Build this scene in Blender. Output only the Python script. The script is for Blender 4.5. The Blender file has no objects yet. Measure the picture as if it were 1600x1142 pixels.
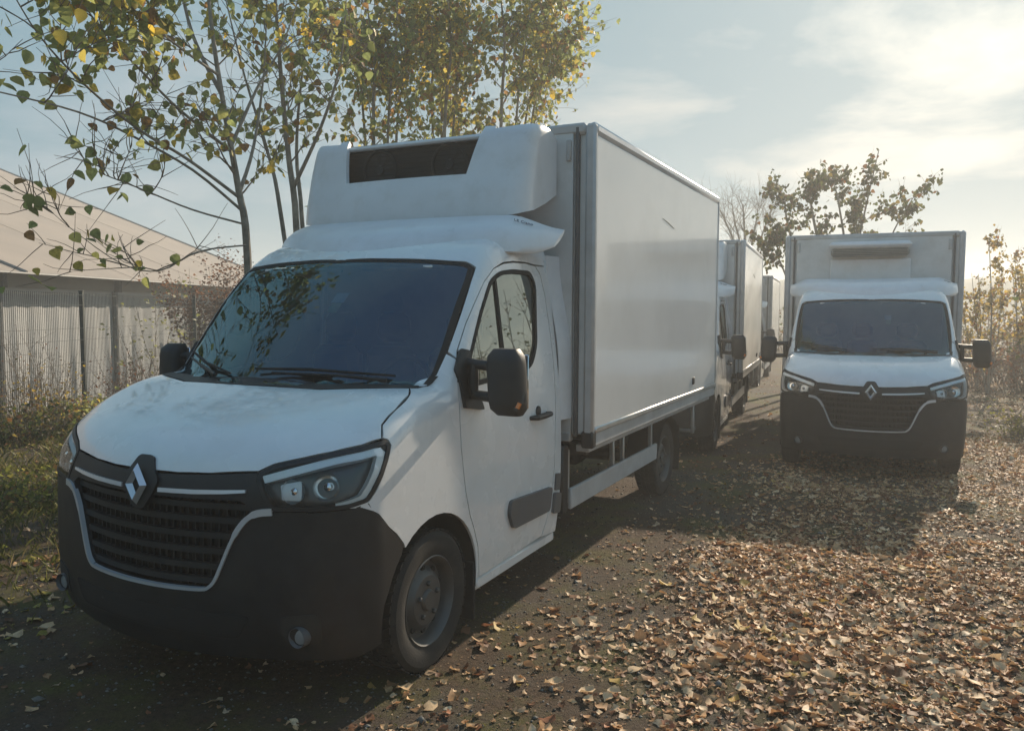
import bpy, bmesh, math, random
import numpy as np
from mathutils import Vector, Matrix, Euler, noise
random.seed(7); RNG = np.random.default_rng(7)
rad = math.radians
scene = bpy.context.scene
COL = scene.collection

# ------------------------------------------------------------------ camera
cd = bpy.data.cameras.new('camera'); cam = bpy.data.objects.new('camera', cd); COL.objects.link(cam)
cd.sensor_fit = 'HORIZONTAL'; cd.sensor_width = 36.0; cd.lens = 1245.0 / 1600.0 * 36.0
cd.clip_end = 3000; cd.clip_start = 0.05
CAMH = 1.773
cam.location = (0, 0, CAMH)
cam.rotation_euler = (Matrix.Rotation(rad(90 - 4.0), 3, 'X') @ Matrix.Rotation(rad(0.232), 3, 'Z')).to_euler()
scene.camera = cam

# ------------------------------------------------------------------ sky, sun, exposure
SUN_AZ, SUN_EL = 32.0, 24.5            # azimuth from +Y towards +X
sunv = Vector((math.sin(rad(SUN_AZ)) * math.cos(rad(SUN_EL)), math.cos(rad(SUN_AZ)) * math.cos(rad(SUN_EL)), math.sin(rad(SUN_EL))))
w = bpy.data.worlds.new('World'); scene.world = w; w.use_nodes = True
nt = w.node_tree; nt.nodes.clear()
def N(tree, t, **kw):
    n = tree.nodes.new(t)
    for k, v in kw.items():
        if k in n.inputs.keys() if hasattr(n.inputs, 'keys') else False: n.inputs[k].default_value = v
        else: setattr(n, k, v)
    return n
L = nt.links.new
out = nt.nodes.new('ShaderNodeOutputWorld'); bg = nt.nodes.new('ShaderNodeBackground'); L(bg.outputs[0], out.inputs[0])
sky = nt.nodes.new('ShaderNodeTexSky'); sky.sky_type = 'NISHITA'; sky.sun_disc = False
sky.sun_elevation = rad(SUN_EL); sky.sun_rotation = rad(SUN_AZ); sky.air_density = 1.15; sky.dust_density = 0.35; sky.ozone_density = 1.6
tc = nt.nodes.new('ShaderNodeTexCoord')
# clouds: noise on the direction, projected onto a high layer
sep = nt.nodes.new('ShaderNodeSeparateXYZ'); L(tc.outputs['Generated'], sep.inputs[0])
def mth(op, a=None, b=None, tree=nt, clamp=False):
    n = tree.nodes.new('ShaderNodeMath'); n.operation = op; n.use_clamp = clamp
    for i, v in enumerate((a, b)):
        if v is None: continue
        if isinstance(v, (int, float)): n.inputs[i].default_value = v
        else: tree.links.new(v, n.inputs[i])
    return n.outputs[0]
zz = mth('ADD', mth('MAXIMUM', sep.outputs[2], 0.0), 0.16)
cx = mth('DIVIDE', sep.outputs[0], zz); cy = mth('DIVIDE', sep.outputs[1], zz)
cmb = nt.nodes.new('ShaderNodeCombineXYZ'); L(cx, cmb.inputs[0]); L(cy, cmb.inputs[1])
nz = nt.nodes.new('ShaderNodeTexNoise'); nz.inputs['Scale'].default_value = 1.15; nz.inputs['Detail'].default_value = 7; nz.inputs['Roughness'].default_value = 0.55; nz.inputs['Distortion'].default_value = 0.35
L(cmb.outputs[0], nz.inputs['Vector'])
cr_ = nt.nodes.new('ShaderNodeValToRGB'); cr_.color_ramp.elements[0].position = 0.47; cr_.color_ramp.elements[1].position = 0.64
L(nz.outputs['Fac'], cr_.inputs[0])
# nearness to the sun (aureole of hazy air and thin cloud)
dot = nt.nodes.new('ShaderNodeVectorMath'); dot.operation = 'DOT_PRODUCT'; L(tc.outputs['Generated'], dot.inputs[0]); dot.inputs[1].default_value = sunv
dp = mth('MAXIMUM', dot.outputs['Value'], 0.0)
aure = mth('POWER', dp, 26.0); aure2 = mth('POWER', dp, 7.0)
cl_b = mth('ADD', mth('ADD', 3.2, mth('MULTIPLY', aure, 3.4)), mth('MULTIPLY', aure2, .3))
ccol = nt.nodes.new('ShaderNodeMixRGB'); ccol.inputs[1].default_value = (0.90, 0.97, 1.06, 1); ccol.inputs[2].default_value = (1.06, 1.0, 0.86, 1); L(mth('POWER', dp, 4.0), ccol.inputs[0])
cvm = nt.nodes.new('ShaderNodeVectorMath'); cvm.operation = 'SCALE'; L(ccol.outputs[0], cvm.inputs[0]); L(cl_b, cvm.inputs['Scale'])
cmask = mth('ADD', mth('MULTIPLY', cr_.outputs[0], mth('ADD', .22, mth('MULTIPLY', mth('POWER', dp, 2.0), .45))), mth('MULTIPLY', aure2, 0.25), clamp=True)
veil = mth('MAXIMUM', cmask, 0.03)
# the haze that dims the low sun keeps the clear sky from blowing out around it
capn = nt.nodes.new('ShaderNodeVectorMath'); capn.operation = 'MINIMUM'; capn.inputs[1].default_value = (0.95, 1.74, 2.2)
tnt = nt.nodes.new('ShaderNodeVectorMath'); tnt.operation = 'MULTIPLY'; tnt.inputs[1].default_value = (.64, .96, 1.72); L(sky.outputs[0], tnt.inputs[0]); L(tnt.outputs[0], capn.inputs[0])
mixs = nt.nodes.new('ShaderNodeMixRGB'); L(veil, mixs.inputs[0]); L(capn.outputs[0], mixs.inputs[1]); L(cvm.outputs[0], mixs.inputs[2])
L(mixs.outputs[0], bg.inputs['Color']); bg.inputs['Strength'].default_value = 0.15
sd = bpy.data.lights.new('sun', 'SUN'); sd.energy = 5.0; sd.angle = rad(0.6); sd.color = (1.0, 0.85, 0.66)
sun = bpy.data.objects.new('sun', sd); COL.objects.link(sun); sun.rotation_euler = sunv.to_track_quat('Z', 'Y').to_euler(); sun.location = (30, 50, 40)
scene.view_settings.view_transform = 'Standard'; scene.view_settings.look = 'None'
scene.view_settings.exposure = 0.45; scene.view_settings.gamma = 1.0; scene.view_settings.use_curve_mapping = False
scene.render.engine = 'CYCLES'
scene.cycles.use_denoising = True
scene.cycles.max_bounces = 10; scene.cycles.transparent_max_bounces = 24; scene.cycles.volume_bounces = 1
scene.cycles.sample_clamp_indirect = 6.0

# ------------------------------------------------------------------ materials
MATS = {}
def mat(name, col=(.8, .8, .8), rough=.5, metal=0., coat=0., var=0., vscale=6., bump=0., bscale=60., spec=.5, dirt=None, dscale=2.5, damt=.5):
    """principled surface with noise variation (var), optional second tone (dirt) in irregular patches, fine bump"""
    m = bpy.data.materials.new(name); m.use_nodes = True; t = m.node_tree; b = t.nodes['Principled BSDF']
    b.inputs['Roughness'].default_value = rough; b.inputs['Metallic'].default_value = metal
    b.inputs['Coat Weight'].default_value = coat; b.inputs['Coat Roughness'].default_value = .06; b.inputs['Specular IOR Level'].default_value = spec
    lk = t.links.new
    tcn = t.nodes.new('ShaderNodeTexCoord')
    base = None
    if var > 0:
        n = t.nodes.new('ShaderNodeTexNoise'); n.inputs['Scale'].default_value = vscale; n.inputs['Detail'].default_value = 6; lk(tcn.outputs['Object'], n.inputs['Vector'])
        r = t.nodes.new('ShaderNodeMapRange'); r.inputs[1].default_value = .3; r.inputs[2].default_value = .7; r.inputs[3].default_value = 1 - var; r.inputs[4].default_value = 1 + var * .6; lk(n.outputs['Fac'], r.inputs[0])
        mx = t.nodes.new('ShaderNodeVectorMath'); mx.operation = 'SCALE'; mx.inputs[0].default_value = col[:3]; lk(r.outputs[0], mx.inputs['Scale']); base = mx.outputs[0]
        rr = t.nodes.new('ShaderNodeMapRange'); rr.inputs[3].default_value = max(0, rough - .08); rr.inputs[4].default_value = min(1, rough + .1); lk(n.outputs['Fac'], rr.inputs[0]); lk(rr.outputs[0], b.inputs['Roughness'])
    if dirt is not None:
        n2 = t.nodes.new('ShaderNodeTexNoise'); n2.inputs['Scale'].default_value = dscale; n2.inputs['Detail'].default_value = 9; n2.inputs['Roughness'].default_value = .65; lk(tcn.outputs['Object'], n2.inputs['Vector'])
        r2 = t.nodes.new('ShaderNodeMapRange'); r2.inputs[1].default_value = .48; r2.inputs[2].default_value = .72; r2.inputs[4].default_value = damt; r2.clamp = True; lk(n2.outputs['Fac'], r2.inputs[0])
        mm = t.nodes.new('ShaderNodeMixRGB'); lk(r2.outputs[0], mm.inputs[0]); mm.inputs[2].default_value = (*dirt, 1)
        if base is not None: lk(base, mm.inputs[1])
        else: mm.inputs[1].default_value = (*col[:3], 1)
        base = mm.outputs[0]
    if base is not None: lk(base, b.inputs['Base Color'])
    else: b.inputs['Base Color'].default_value = (*col[:3], 1)
    if bump > 0:
        n3 = t.nodes.new('ShaderNodeTexNoise'); n3.inputs['Scale'].default_value = bscale; n3.inputs['Detail'].default_value = 4; lk(tcn.outputs['Object'], n3.inputs['Vector'])
        bp = t.nodes.new('ShaderNodeBump'); bp.inputs['Strength'].default_value = bump; bp.inputs['Distance'].default_value = .01; lk(n3.outputs['Fac'], bp.inputs['Height']); lk(bp.outputs[0], b.inputs['Normal'])
    MATS[name] = m
    return m
def glass(name, tint=(.75, .82, .80), trans=.75, rough=.0, ior=1.72, refl=(1, 1, 1)):
    """thin window glass: tinted see-through plus a Fresnel reflection"""
    m = bpy.data.materials.new(name); m.use_nodes = True; t = m.node_tree; t.nodes.clear(); lk = t.links.new
    o = t.nodes.new('ShaderNodeOutputMaterial'); mx = t.nodes.new('ShaderNodeMixShader'); lk(mx.outputs[0], o.inputs[0])
    tr = t.nodes.new('ShaderNodeBsdfTransparent'); tr.inputs[0].default_value = (*[c * trans for c in tint], 1)
    gl = t.nodes.new('ShaderNodeBsdfGlossy'); gl.inputs['Roughness'].default_value = rough; gl.inputs[0].default_value = (*refl, 1)
    fr = t.nodes.new('ShaderNodeFresnel'); fr.inputs[0].default_value = ior
    tcn = t.nodes.new('ShaderNodeTexCoord'); n = t.nodes.new('ShaderNodeTexNoise'); n.inputs['Scale'].default_value = 3.; n.inputs['Detail'].default_value = 5; lk(tcn.outputs['Object'], n.inputs['Vector'])
    # a thin film of dust
    df = t.nodes.new('ShaderNodeBsdfDiffuse'); df.inputs[0].default_value = (.5, .5, .48, 1)
    mr = t.nodes.new('ShaderNodeMapRange'); mr.inputs[1].default_value = .35; mr.inputs[2].default_value = .8; mr.inputs[3].default_value = .012; mr.inputs[4].default_value = .05; lk(n.outputs['Fac'], mr.inputs[0])
    m2 = t.nodes.new('ShaderNodeMixShader'); lk(mr.outputs[0], m2.inputs[0]); lk(tr.outputs[0], m2.inputs[1]); lk(df.outputs[0], m2.inputs[2])
    lk(fr.outputs[0], mx.inputs[0]); lk(m2.outputs[0], mx.inputs[1]); lk(gl.outputs[0], mx.inputs[2])
    MATS[name] = m; return m
def leafmat(name, rough=.5, transl=.45, attr='tint', spec=.4):
    m = bpy.data.materials.new(name); m.use_nodes = True; t = m.node_tree; b = t.nodes['Principled BSDF']; lk = t.links.new
    o = t.nodes['Material Output']
    a = t.nodes.new('ShaderNodeAttribute'); a.attribute_name = attr
    tcn = t.nodes.new('ShaderNodeTexCoord'); n = t.nodes.new('ShaderNodeTexNoise'); n.inputs['Scale'].default_value = 45; n.inputs['Detail'].default_value = 3; lk(tcn.outputs['Object'], n.inputs['Vector'])
    r = t.nodes.new('ShaderNodeMapRange'); r.inputs[1].default_value = .3; r.inputs[2].default_value = .7; r.inputs[3].default_value = .65; r.inputs[4].default_value = 1.25; lk(n.outputs['Fac'], r.inputs[0])
    v = t.nodes.new('ShaderNodeVectorMath'); v.operation = 'SCALE'; lk(a.outputs['Color'], v.inputs[0]); lk(r.outputs[0], v.inputs['Scale'])
    lk(v.outputs[0], b.inputs['Base Color']); b.inputs['Roughness'].default_value = rough; b.inputs['Specular IOR Level'].default_value = spec
    tr = t.nodes.new('ShaderNodeBsdfTranslucent'); lk(v.outputs[0], tr.inputs[0])
    mx = t.nodes.new('ShaderNodeMixShader'); mx.inputs[0].default_value = transl; lk(b.outputs[0], mx.inputs[1]); lk(tr.outputs[0], mx.inputs[2]); lk(mx.outputs[0], o.inputs[0])
    MATS[name] = m; return m

mat('paint', (.76, .77, .78), .26, coat=.9, var=.04, vscale=3, dirt=(.50, .47, .41), dscale=7, damt=.15)
mat('panelwhite', (.74, .74, .73), .2, coat=.35, var=.03, vscale=1.2, dirt=(.56, .54, .5), dscale=2.2, damt=.22)
mat('gelcoat', (.74, .75, .77), .3, coat=.3, var=.05, vscale=4, dirt=(.5, .48, .43), dscale=6, damt=.3)
mat('alu', (.62, .62, .61), .38, metal=.75, var=.12, vscale=8)
mat('alugrey', (.48, .48, .48), .42, var=.12, vscale=7, dirt=(.25, .24, .22), damt=.4)
mat('boxfront', (.64, .65, .65), .4, var=.08, vscale=3, dirt=(.33, .33, .30), damt=.4)
mat('plastic', (.014, .015, .017), .5, var=.3, vscale=9, bump=.12, bscale=350, dirt=(.045, .04, .032), dscale=4, damt=.4)
mat('boxscuff', (.30, .29, .27), .7)
mat('plasticgrey', (.10, .10, .105), .55, var=.15, bump=.12, bscale=300, dirt=(.16, .15, .13), damt=.35)
mat('seam', (.012, .012, .012), .8)
mat('dark', (.02, .02, .02), .7, var=.2, dirt=(.07, .055, .04), damt=.5)
mat('chassis', (.03, .029, .028), .7, var=.3, dirt=(.10, .075, .05), dscale=6, damt=.6)
mat('rubber', (.015, .0145, .014), .8, var=.25, bump=.2, bscale=120, dirt=(.06, .05, .038), dscale=7, damt=.55)
mat('steel', (.10, .10, .098), .5, metal=.4, var=.2, dirt=(.12, .10, .08), dscale=9, damt=.7)
mat('steelgrey', (.26, .26, .26), .3, coat=.4)
mat('chrome', (.78, .79, .80), .12, metal=1., var=.05)
mat('satin', (.66, .68, .71), .3, metal=.45, coat=.4, var=.06)
mat('emblemsilver', (.68, .70, .73), .22, metal=.6, coat=.5, var=.04)
mat('reflector', (.86, .86, .86), .1, metal=1.)
mat('drl', (.90, .91, .92), .3, coat=.5)
mat('bowlgrey', (.035, .035, .037), .25, coat=.6)
mat('unitgrey', (.26, .26, .24), .5, var=.1)
mat('amber', (.75, .22, .04), .25, coat=.6)
mat('red', (.45, .03, .02), .3, coat=.6)
mat('interior', (.035, .036, .04), .75, var=.2)
mat('seatcloth', (.06, .06, .066), .9, var=.25, bump=.2, bscale=200)
mat('paper', (.75, .8, .8), .7, var=.06); mat('papergreen', (.5, .62, .35), .7, var=.1)
mat('ink', (.05, .06, .09), .6)
glass('windscreen', (.66, .80, .88), .55, ior=1.95, refl=(.60, .88, .98)); glass('sideglass', (.80, .92, .88), .6, ior=2.7, refl=(.9, 1., .95)); glass('lens', (.97, .98, .98), .97, ior=1.38)
mat('bark', (.28, .245, .20), .85, var=.3, vscale=14, bump=.5, bscale=40, dirt=(.09, .075, .06), dscale=6, damt=.7)
mat('twig', (.19, .15, .115), .8, var=.3)
mat('tentroof', (.37, .30, .24), .6, var=.08, vscale=.7, dirt=(.40, .33, .27), dscale=.6, damt=.5)
mat('tentwall', (.38, .385, .385), .6, var=.08, vscale=1.5, dirt=(.32, .31, .28), dscale=1.1, damt=.5)
mat('valance', (.19, .175, .145), .7, var=.12, vscale=2, dirt=(.2, .19, .15), dscale=1.6, damt=.5)
mat('tentpost', (.17, .17, .165), .6, metal=.2, var=.15)
mat('fencepaint', (.035, .045, .04), .5, var=.2); mat('wire', (.06, .065, .06), .5, metal=.4)
mat('hill', (.06, .09, .07), .9, var=.4, vscale=.05)
leafmat('leaf', .5, .66); leafmat('litter', .6, .25, spec=.25); leafmat('grassblade', .6, .35)

# ------------------------------------------------------------------ mesh helpers
class MB:
    def __init__(s): s.v = []; s.f = []; s.c = None; s.mi = []
    def add(s, V, F, mi=0):
        o = len(s.v); s.v.extend([tuple(map(float, p)) for p in V]); s.f.extend([tuple(i + o for i in f) for f in F]); s.mi.extend([mi] * len(F)); return s
    def box(s, x0, x1, y0, y1, z0, z1, b=.006, mi=0):
        if x0 > x1: x0, x1 = x1, x0
        if y0 > y1: y0, y1 = y1, y0
        b = min(b, (x1 - x0) * .45, (y1 - y0) * .45, (z1 - z0) * .45)
        V = []; idx = {}
        for ix, x in ((0, x0), (1, x1)):
            for iy, y in ((0, y0), (1, y1)):
                for iz, z in ((0, z0), (1, z1)):
                    sx, sy, sz = (1 if ix == 0 else -1), (1 if iy == 0 else -1), (1 if iz == 0 else -1)
                    for a, p in enumerate(((x, y + sy * b, z + sz * b), (x + sx * b, y, z + sz * b), (x + sx * b, y + sy * b, z))):
                        idx[ix, iy, iz, a] = len(V); V.append(p)
        F = []
        for a in range(3):
            o1, o2 = [q for q in range(3) if q != a]
            for side in (0, 1):
                q = []
                for u, v_ in ((0, 0), (1, 0), (1, 1), (0, 1)):
                    k = [0, 0, 0]; k[a] = side; k[o1] = u; k[o2] = v_; q.append(idx[(*k, a)])
                F.append(q)
        for a in range(3):
            o1, o2 = [q for q in range(3) if q != a]
            for u in (0, 1):
                for v_ in (0, 1):
                    k0 = [0, 0, 0]; k0[o1] = u; k0[o2] = v_; k1 = list(k0); k1[a] = 1
                    F.append([idx[(*k0, o1)], idx[(*k1, o1)], idx[(*k1, o2)], idx[(*k0, o2)]])
        for ix in (0, 1):
            for iy in (0, 1):
                for iz in (0, 1): F.append([idx[ix, iy, iz, 0], idx[ix, iy, iz, 1], idx[ix, iy, iz, 2]])
        c = Vector(((x0 + x1) / 2, (y0 + y1) / 2, (z0 + z1) / 2)); G = []
        for f in F:
            P = [Vector(V[i]) for i in f]; n = (P[1] - P[0]).cross(P[2] - P[0]); m = sum(P, Vector()) / len(P)
            G.append(f if n.dot(m - c) > 0 else f[::-1])
        return s.add(V, G, mi)
    def tube(s, pts, r, n=6, mi=0, cap=True):
        pts = [Vector(p) for p in pts]; k = len(pts); r = r if hasattr(r, '__len__') else [r] * k
        V = []; F = []; up = None
        for i, p in enumerate(pts):
            t = (pts[min(i + 1, k - 1)] - pts[max(i - 1, 0)])
            t = t.normalized() if t.length > 1e-9 else Vector((0, 0, 1))
            if up is None: up = t.orthogonal().normalized()
            up = (up - t * up.dot(t)); up = up.normalized() if up.length > 1e-6 else t.orthogonal().normalized()
            bb = t.cross(up)
            for j in range(n):
                a = 2 * math.pi * j / n; V.append(p + (up * math.cos(a) + bb * math.sin(a)) * r[i])
        for i in range(k - 1):
            for j in range(n): F.append((i * n + j, i * n + (j + 1) % n, (i + 1) * n + (j + 1) % n, (i + 1) * n + j))
        if cap: F.append(tuple(range(n))[::-1]); F.append(tuple((k - 1) * n + j for j in range(n)))
        return s.add(V, F, mi)
    def lathe(s, prof, c, axis='x', n=40, mi=0, sgn=1):
        """prof: (offset along axis, radius); around point c"""
        V = []; F = []; k = len(prof)
        for a_, r in prof:
            for j in range(n):
                t = 2 * math.pi * j / n
                V.append((c[0] + sgn * a_, c[1] + r * math.cos(t), c[2] + r * math.sin(t)) if axis == 'x' else ((c[0] + r * math.cos(t), c[1] + sgn * a_, c[2] + r * math.sin(t)) if axis == 'y' else (c[0] + r * math.cos(t), c[1] + r * math.sin(t), c[2] + a_)))
        for i in range(k - 1):
            for j in range(n): F.append((i * n + j, i * n + (j + 1) % n, (i + 1) * n + (j + 1) % n, (i + 1) * n + j))
        return s.add(V, F, mi)
    def grid(s, P, mi=0, close=False):
        """P[i][j] grid of points"""
        a = len(P); b = len(P[0]); V = [q for row in P for q in row]; F = []
        for i in range(a - 1):
            for j in range(b - 1 if not close else b): F.append((i * b + j, i * b + (j + 1) % b, (i + 1) * b + (j + 1) % b, (i + 1) * b + j))
        return s.add(V, F, mi)

def link(o, parent=None):
    COL.objects.link(o)
    if parent is not None: o.parent = parent
    return o
def mk(name, mb, m, parent=None, angle=38, fixn=True):
    me = bpy.data.meshes.new(name); me.from_pydata(mb.v, [], mb.f); me.update()
    ms = m if isinstance(m, (list, tuple)) else [m]
    for q in ms: me.materials.append(MATS[q])
    if len(ms) > 1: me.polygons.foreach_set('material_index', mb.mi)
    if fixn:
        bm = bmesh.new(); bm.from_mesh(me); bmesh.ops.recalc_face_normals(bm, faces=bm.faces); bm.to_mesh(me); bm.free()
    me.shade_smooth()
    try: me.set_sharp_from_angle(angle=rad(angle))
    except Exception: pass
    return link(bpy.data.objects.new(name, me), parent)
def np_mesh(name, V, F, m, tint=None, parent=None, smooth=False):
    """V (n,3), F (k,q) equal-sided faces, tint (n,3)"""
    me = bpy.data.meshes.new(name); V = np.asarray(V, np.float32); F = np.asarray(F, np.int32); q = F.shape[1]
    me.vertices.add(len(V)); me.vertices.foreach_set('co', V.ravel())
    me.loops.add(F.size); me.loops.foreach_set('vertex_index', F.ravel())
    me.polygons.add(len(F)); me.polygons.foreach_set('loop_start', np.arange(0, F.size, q, dtype=np.int32)); me.polygons.foreach_set('loop_total', np.full(len(F), q, np.int32))
    if tint is not None:
        a = me.attributes.new('tint', 'FLOAT_COLOR', 'POINT'); a.data.foreach_set('color', np.c_[tint, np.ones(len(V))].astype(np.float32).ravel())
    me.update(calc_edges=True); me.materials.append(MATS[m])
    if smooth: me.shade_smooth()
    return link(bpy.data.objects.new(name, me), parent)
def tag(o, label=None, cat=None, group=None, kind=None):
    if label: o['label'] = label
    if cat: o['category'] = cat
    if group: o['group'] = group
    if kind: o['kind'] = kind
    return o
def empty(name, loc=(0, 0, 0), rz=0.):
    o = bpy.data.objects.new(name, None); o.location = loc; o.rotation_euler = (0, 0, rz); o.empty_display_size = .3
    return link(o)

# ------------------------------------------------------------------ ground
def sst(x, a, b):
    t = np.clip((np.asarray(x, float) - a) / (b - a), 0, 1); return t * t * (3 - 2 * t)
T1 = (-1.649, 3.491, 26.273); AX = (math.sin(rad(T1[2])), math.cos(rad(T1[2])))
def sp(x, y):
    """distance along and across the first truck's axis"""
    dx = np.asarray(x, float) - T1[0]; dy = np.asarray(y, float) - T1[1]
    return dx * AX[0] + dy * AX[1], dx * AX[1] - dy * AX[0]
def hnoise(x, y):
    return (np.sin(x * 1.7 + 1.3 * np.sin(y * .9)) * np.sin(y * 1.3 + 1.1 * np.sin(x * 1.1 + 2)) + .5 * np.sin(x * 3.9 + y * 2.1) * np.sin(y * 4.3 - x * 1.7 + 1))
def gz(x, y):
    s, p = sp(x, y)
    r = np.hypot(x, y)
    return -.14 * sst(s, 5.4, 7.9) - .12 * sst(s, 16, 26) + .012 * hnoise(np.asarray(x, float), np.asarray(y, float)) * sst(np.abs(p), .6, 2.) - 1.0 * sst(-np.asarray(x, float), 7.9, 9.8) * sst(np.asarray(y, float), 2., 7.)
def spaced(a, b, n0, far):
    """fine spacing inside [a,b], growing outwards to +-far"""
    core = list(np.arange(a, b, n0)); o = []; d = n0; x = core[-1]
    while x < far: d *= 1.28; x += d; o.append(x)
    i = []; d = n0; x = core[0]
    while x > -far: d *= 1.28; x -= d; i.append(x)
    return np.array(i[::-1] + core + o)
gx = spaced(-14, 16, .22, 270); gy = spaced(-2, 26, .22, 270)
X, Y = np.meshgrid(gx, gy); Zg = gz(X, Y)
nx_ = len(gx); idx = np.arange(X.size).reshape(X.shape)
GF = np.stack([idx[:-1, :-1], idx[:-1, 1:], idx[1:, 1:], idx[1:, :-1]], -1).reshape(-1, 4)
def groundmat():
    m = bpy.data.materials.new('gravel_ground'); m.use_nodes = True; t = m.node_tree; b = t.nodes['Principled BSDF']; lk = t.links.new
    tcn = t.nodes.new('ShaderNodeTexCoord'); P = tcn.outputs['Object']
    def noi(s, d=6, r=.6):
        n = t.nodes.new('ShaderNodeTexNoise'); n.inputs['Scale'].default_value = s; n.inputs['Detail'].default_value = d; n.inputs['Roughness'].default_value = r; lk(P, n.inputs['Vector']); return n.outputs['Fac']
    def ramp(f, *st):
        r = t.nodes.new('ShaderNodeValToRGB'); e = r.color_ramp.elements
        while len(e) < len(st): e.new(.5)
        for q, (p, c) in zip(e, st): q.position = p; q.color = (*c, 1)
        lk(f, r.inputs[0]); return r.outputs[0]
    def mixc(f, a, c):
        x = t.nodes.new('ShaderNodeMixRGB'); lk(f, x.inputs[0]); lk(a, x.inputs[1]); lk(c, x.inputs[2]); return x.outputs[0]
    grav = ramp(noi(75, 8, .75), (.3, (.022, .017, .012)), (.52, (.078, .063, .048)), (.72, (.19, .165, .13)))
    soil = ramp(noi(26, 7, .7), (.3, (.035, .021, .012)), (.7, (.125, .078, .045)))
    moss = ramp(noi(60, 6, .7), (.3, (.04, .042, .008)), (.7, (.16, .145, .035)))
    m1 = ramp(noi(.9, 7, .62), (.40, (0, 0, 0)), (.54, (1, 1, 1)))
    m2 = ramp(noi(1.35, 8, .68), (.47, (0, 0, 0)), (.6, (.9, .9, .9)))
    c = mixc(m1, grav, soil)
    geo = t.nodes.new('ShaderNodeMapping'); geo.inputs['Location'].default_value = (7, 3, 0); lk(P, geo.inputs['Vector'])
    n2 = t.nodes.new('ShaderNodeTexNoise'); n2.inputs['Scale'].default_value = 1.25; n2.inputs['Detail'].default_value = 8; n2.inputs['Roughness'].default_value = .68; lk(geo.outputs[0], n2.inputs['Vector'])
    m3 = ramp(n2.outputs['Fac'], (.48, (0, 0, 0)), (.63, (.85, .85, .85)))
    c = mixc(m3, c, moss)
    lk(c, b.inputs['Base Color']); b.inputs['Roughness'].default_value = .9; b.inputs['Specular IOR Level'].default_value = .25
    bp = t.nodes.new('ShaderNodeBump'); bp.inputs['Strength'].default_value = .9; bp.inputs['Distance'].default_value = .02
    a = t.nodes.new('ShaderNodeMath'); a.operation = 'ADD'; lk(noi(75, 8, .75), a.inputs[0]); lk(noi(14, 5, .6), a.inputs[1]); lk(a.outputs[0], bp.inputs['Height']); lk(bp.outputs[0], b.inputs['Normal'])
    MATS['ground'] = m
groundmat()
g = np_mesh('ground', np.c_[X.ravel(), Y.ravel(), Zg.ravel()], GF, 'ground', smooth=True); tag(g, kind='structure')

# far wooded ridge
P = []
for i, a in enumerate(np.linspace(-38, 62, 120)):
    D = 120 + 7 * math.sin(a * .21); base = 6.6 + .9 * math.sin(a * .13 + 1) + .5 * math.sin(a * .45) + .16 * math.sin(a * 2.3)
    base *= float(.45 + .55 * sst(a, 0, 26))
    row = []
    for k, (f, q) in enumerate(((-.30, -.4), (-.15, .42), (-.05, .85), (0., 1.), (.06, .8))):
        rr = D * (1 + f); row.append((rr * math.sin(rad(a)), rr * math.cos(rad(a)), base * q if q > 0 else -.6))
    P.append(row)
o = mk('hills', MB().grid(P), 'hill'); tag(o, kind='structure')

# ------------------------------------------------------------------ the cab's curved skin: an implicit body that every panel lies on
def smax(a, b, k):
    h = np.clip(k - np.abs(a - b), 0, None) / k
    return np.maximum(a, b) + h * h * k * .25
def smin(a, b, k): return -smax(-a, -b, k)
def crv(xs, ys):
    xs = np.array(xs, float); ys = np.array(ys, float); d = np.diff(ys) / np.diff(xs); m = np.zeros_like(ys); m[0] = d[0]; m[-1] = d[-1]
    for i in range(1, len(xs) - 1): m[i] = 0 if d[i - 1] * d[i] <= 0 else 2 * d[i - 1] * d[i] / (d[i - 1] + d[i])
    def f(x):
        x = np.asarray(x, float); i = np.clip(np.searchsorted(xs, x) - 1, 0, len(xs) - 2); h = xs[i + 1] - xs[i]; t = (x - xs[i]) / h
        r = ys[i] * (1 + 2 * t) * (1 - t) ** 2 + m[i] * h * t * (1 - t) ** 2 + ys[i + 1] * t * t * (3 - 2 * t) + m[i + 1] * h * t * t * (t - 1)
        r = np.where(x < xs[0], ys[0] + m[0] * (x - xs[0]), r); return np.where(x > xs[-1], ys[-1] + m[-1] * (x - xs[-1]), r)
    return f
_W = crv([.15, .3, .5, .75, 1.0, 1.2, 1.4, 1.7, 2.0, 2.2, 2.35], [.955, .982, .998, 1.004, 1.0, .99, .972, .937, .90, .868, .84])
_F0 = crv([.15, .28, .42, .6, .8, 1.0, 1.1, 1.3], [.10, .03, -.005, -.012, -.006, .0, .01, .08])
_P = crv([-.2, 0, .06, .15, .3, .5, .7, .95, 1.4], [.75, 1.085, 1.15, 1.215, 1.288, 1.348, 1.392, 1.42, 1.45])
_ZW = crv([.3, .67, .905, 1.11, 1.34, 1.48, 1.62, 1.9], [.98, 1.362, 1.602, 1.802, 2.0, 2.105, 2.19, 2.33])
_R = crv([1.2, 1.5, 1.7, 2.0, 2.4, 2.6], [2.06, 2.165, 2.215, 2.25, 2.27, 2.275])
def cabtop(w_, l):
    w2 = np.minimum(np.abs(w_), 1.1) ** 2
    H = _P(l - .27 * w2 * (1 - .75 * sst(l, .35, .85))) - .03 * w2 * w2
    ws = _ZW(l - (.40 - .19 * sst(l, .9, 1.6)) * w2)
    return smax(H, smin(ws, _R(l) - .055 * w2, .05), .015)
def cabf(l, w_, z):
    f = smax(np.abs(w_) - _W(z), _F0(z) + .27 * np.minimum(np.abs(w_), 1.2) ** 2 - l, .16)
    return smax(f, z - cabtop(w_, l), .13)
_LF = crv([2.2, 2.35, 2.5, 2.64, 2.85, 2.93, 3.0, 3.1], [2.02, 2.02, 2.035, 2.07, 2.13, 2.17, 2.24, 2.34])
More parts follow.
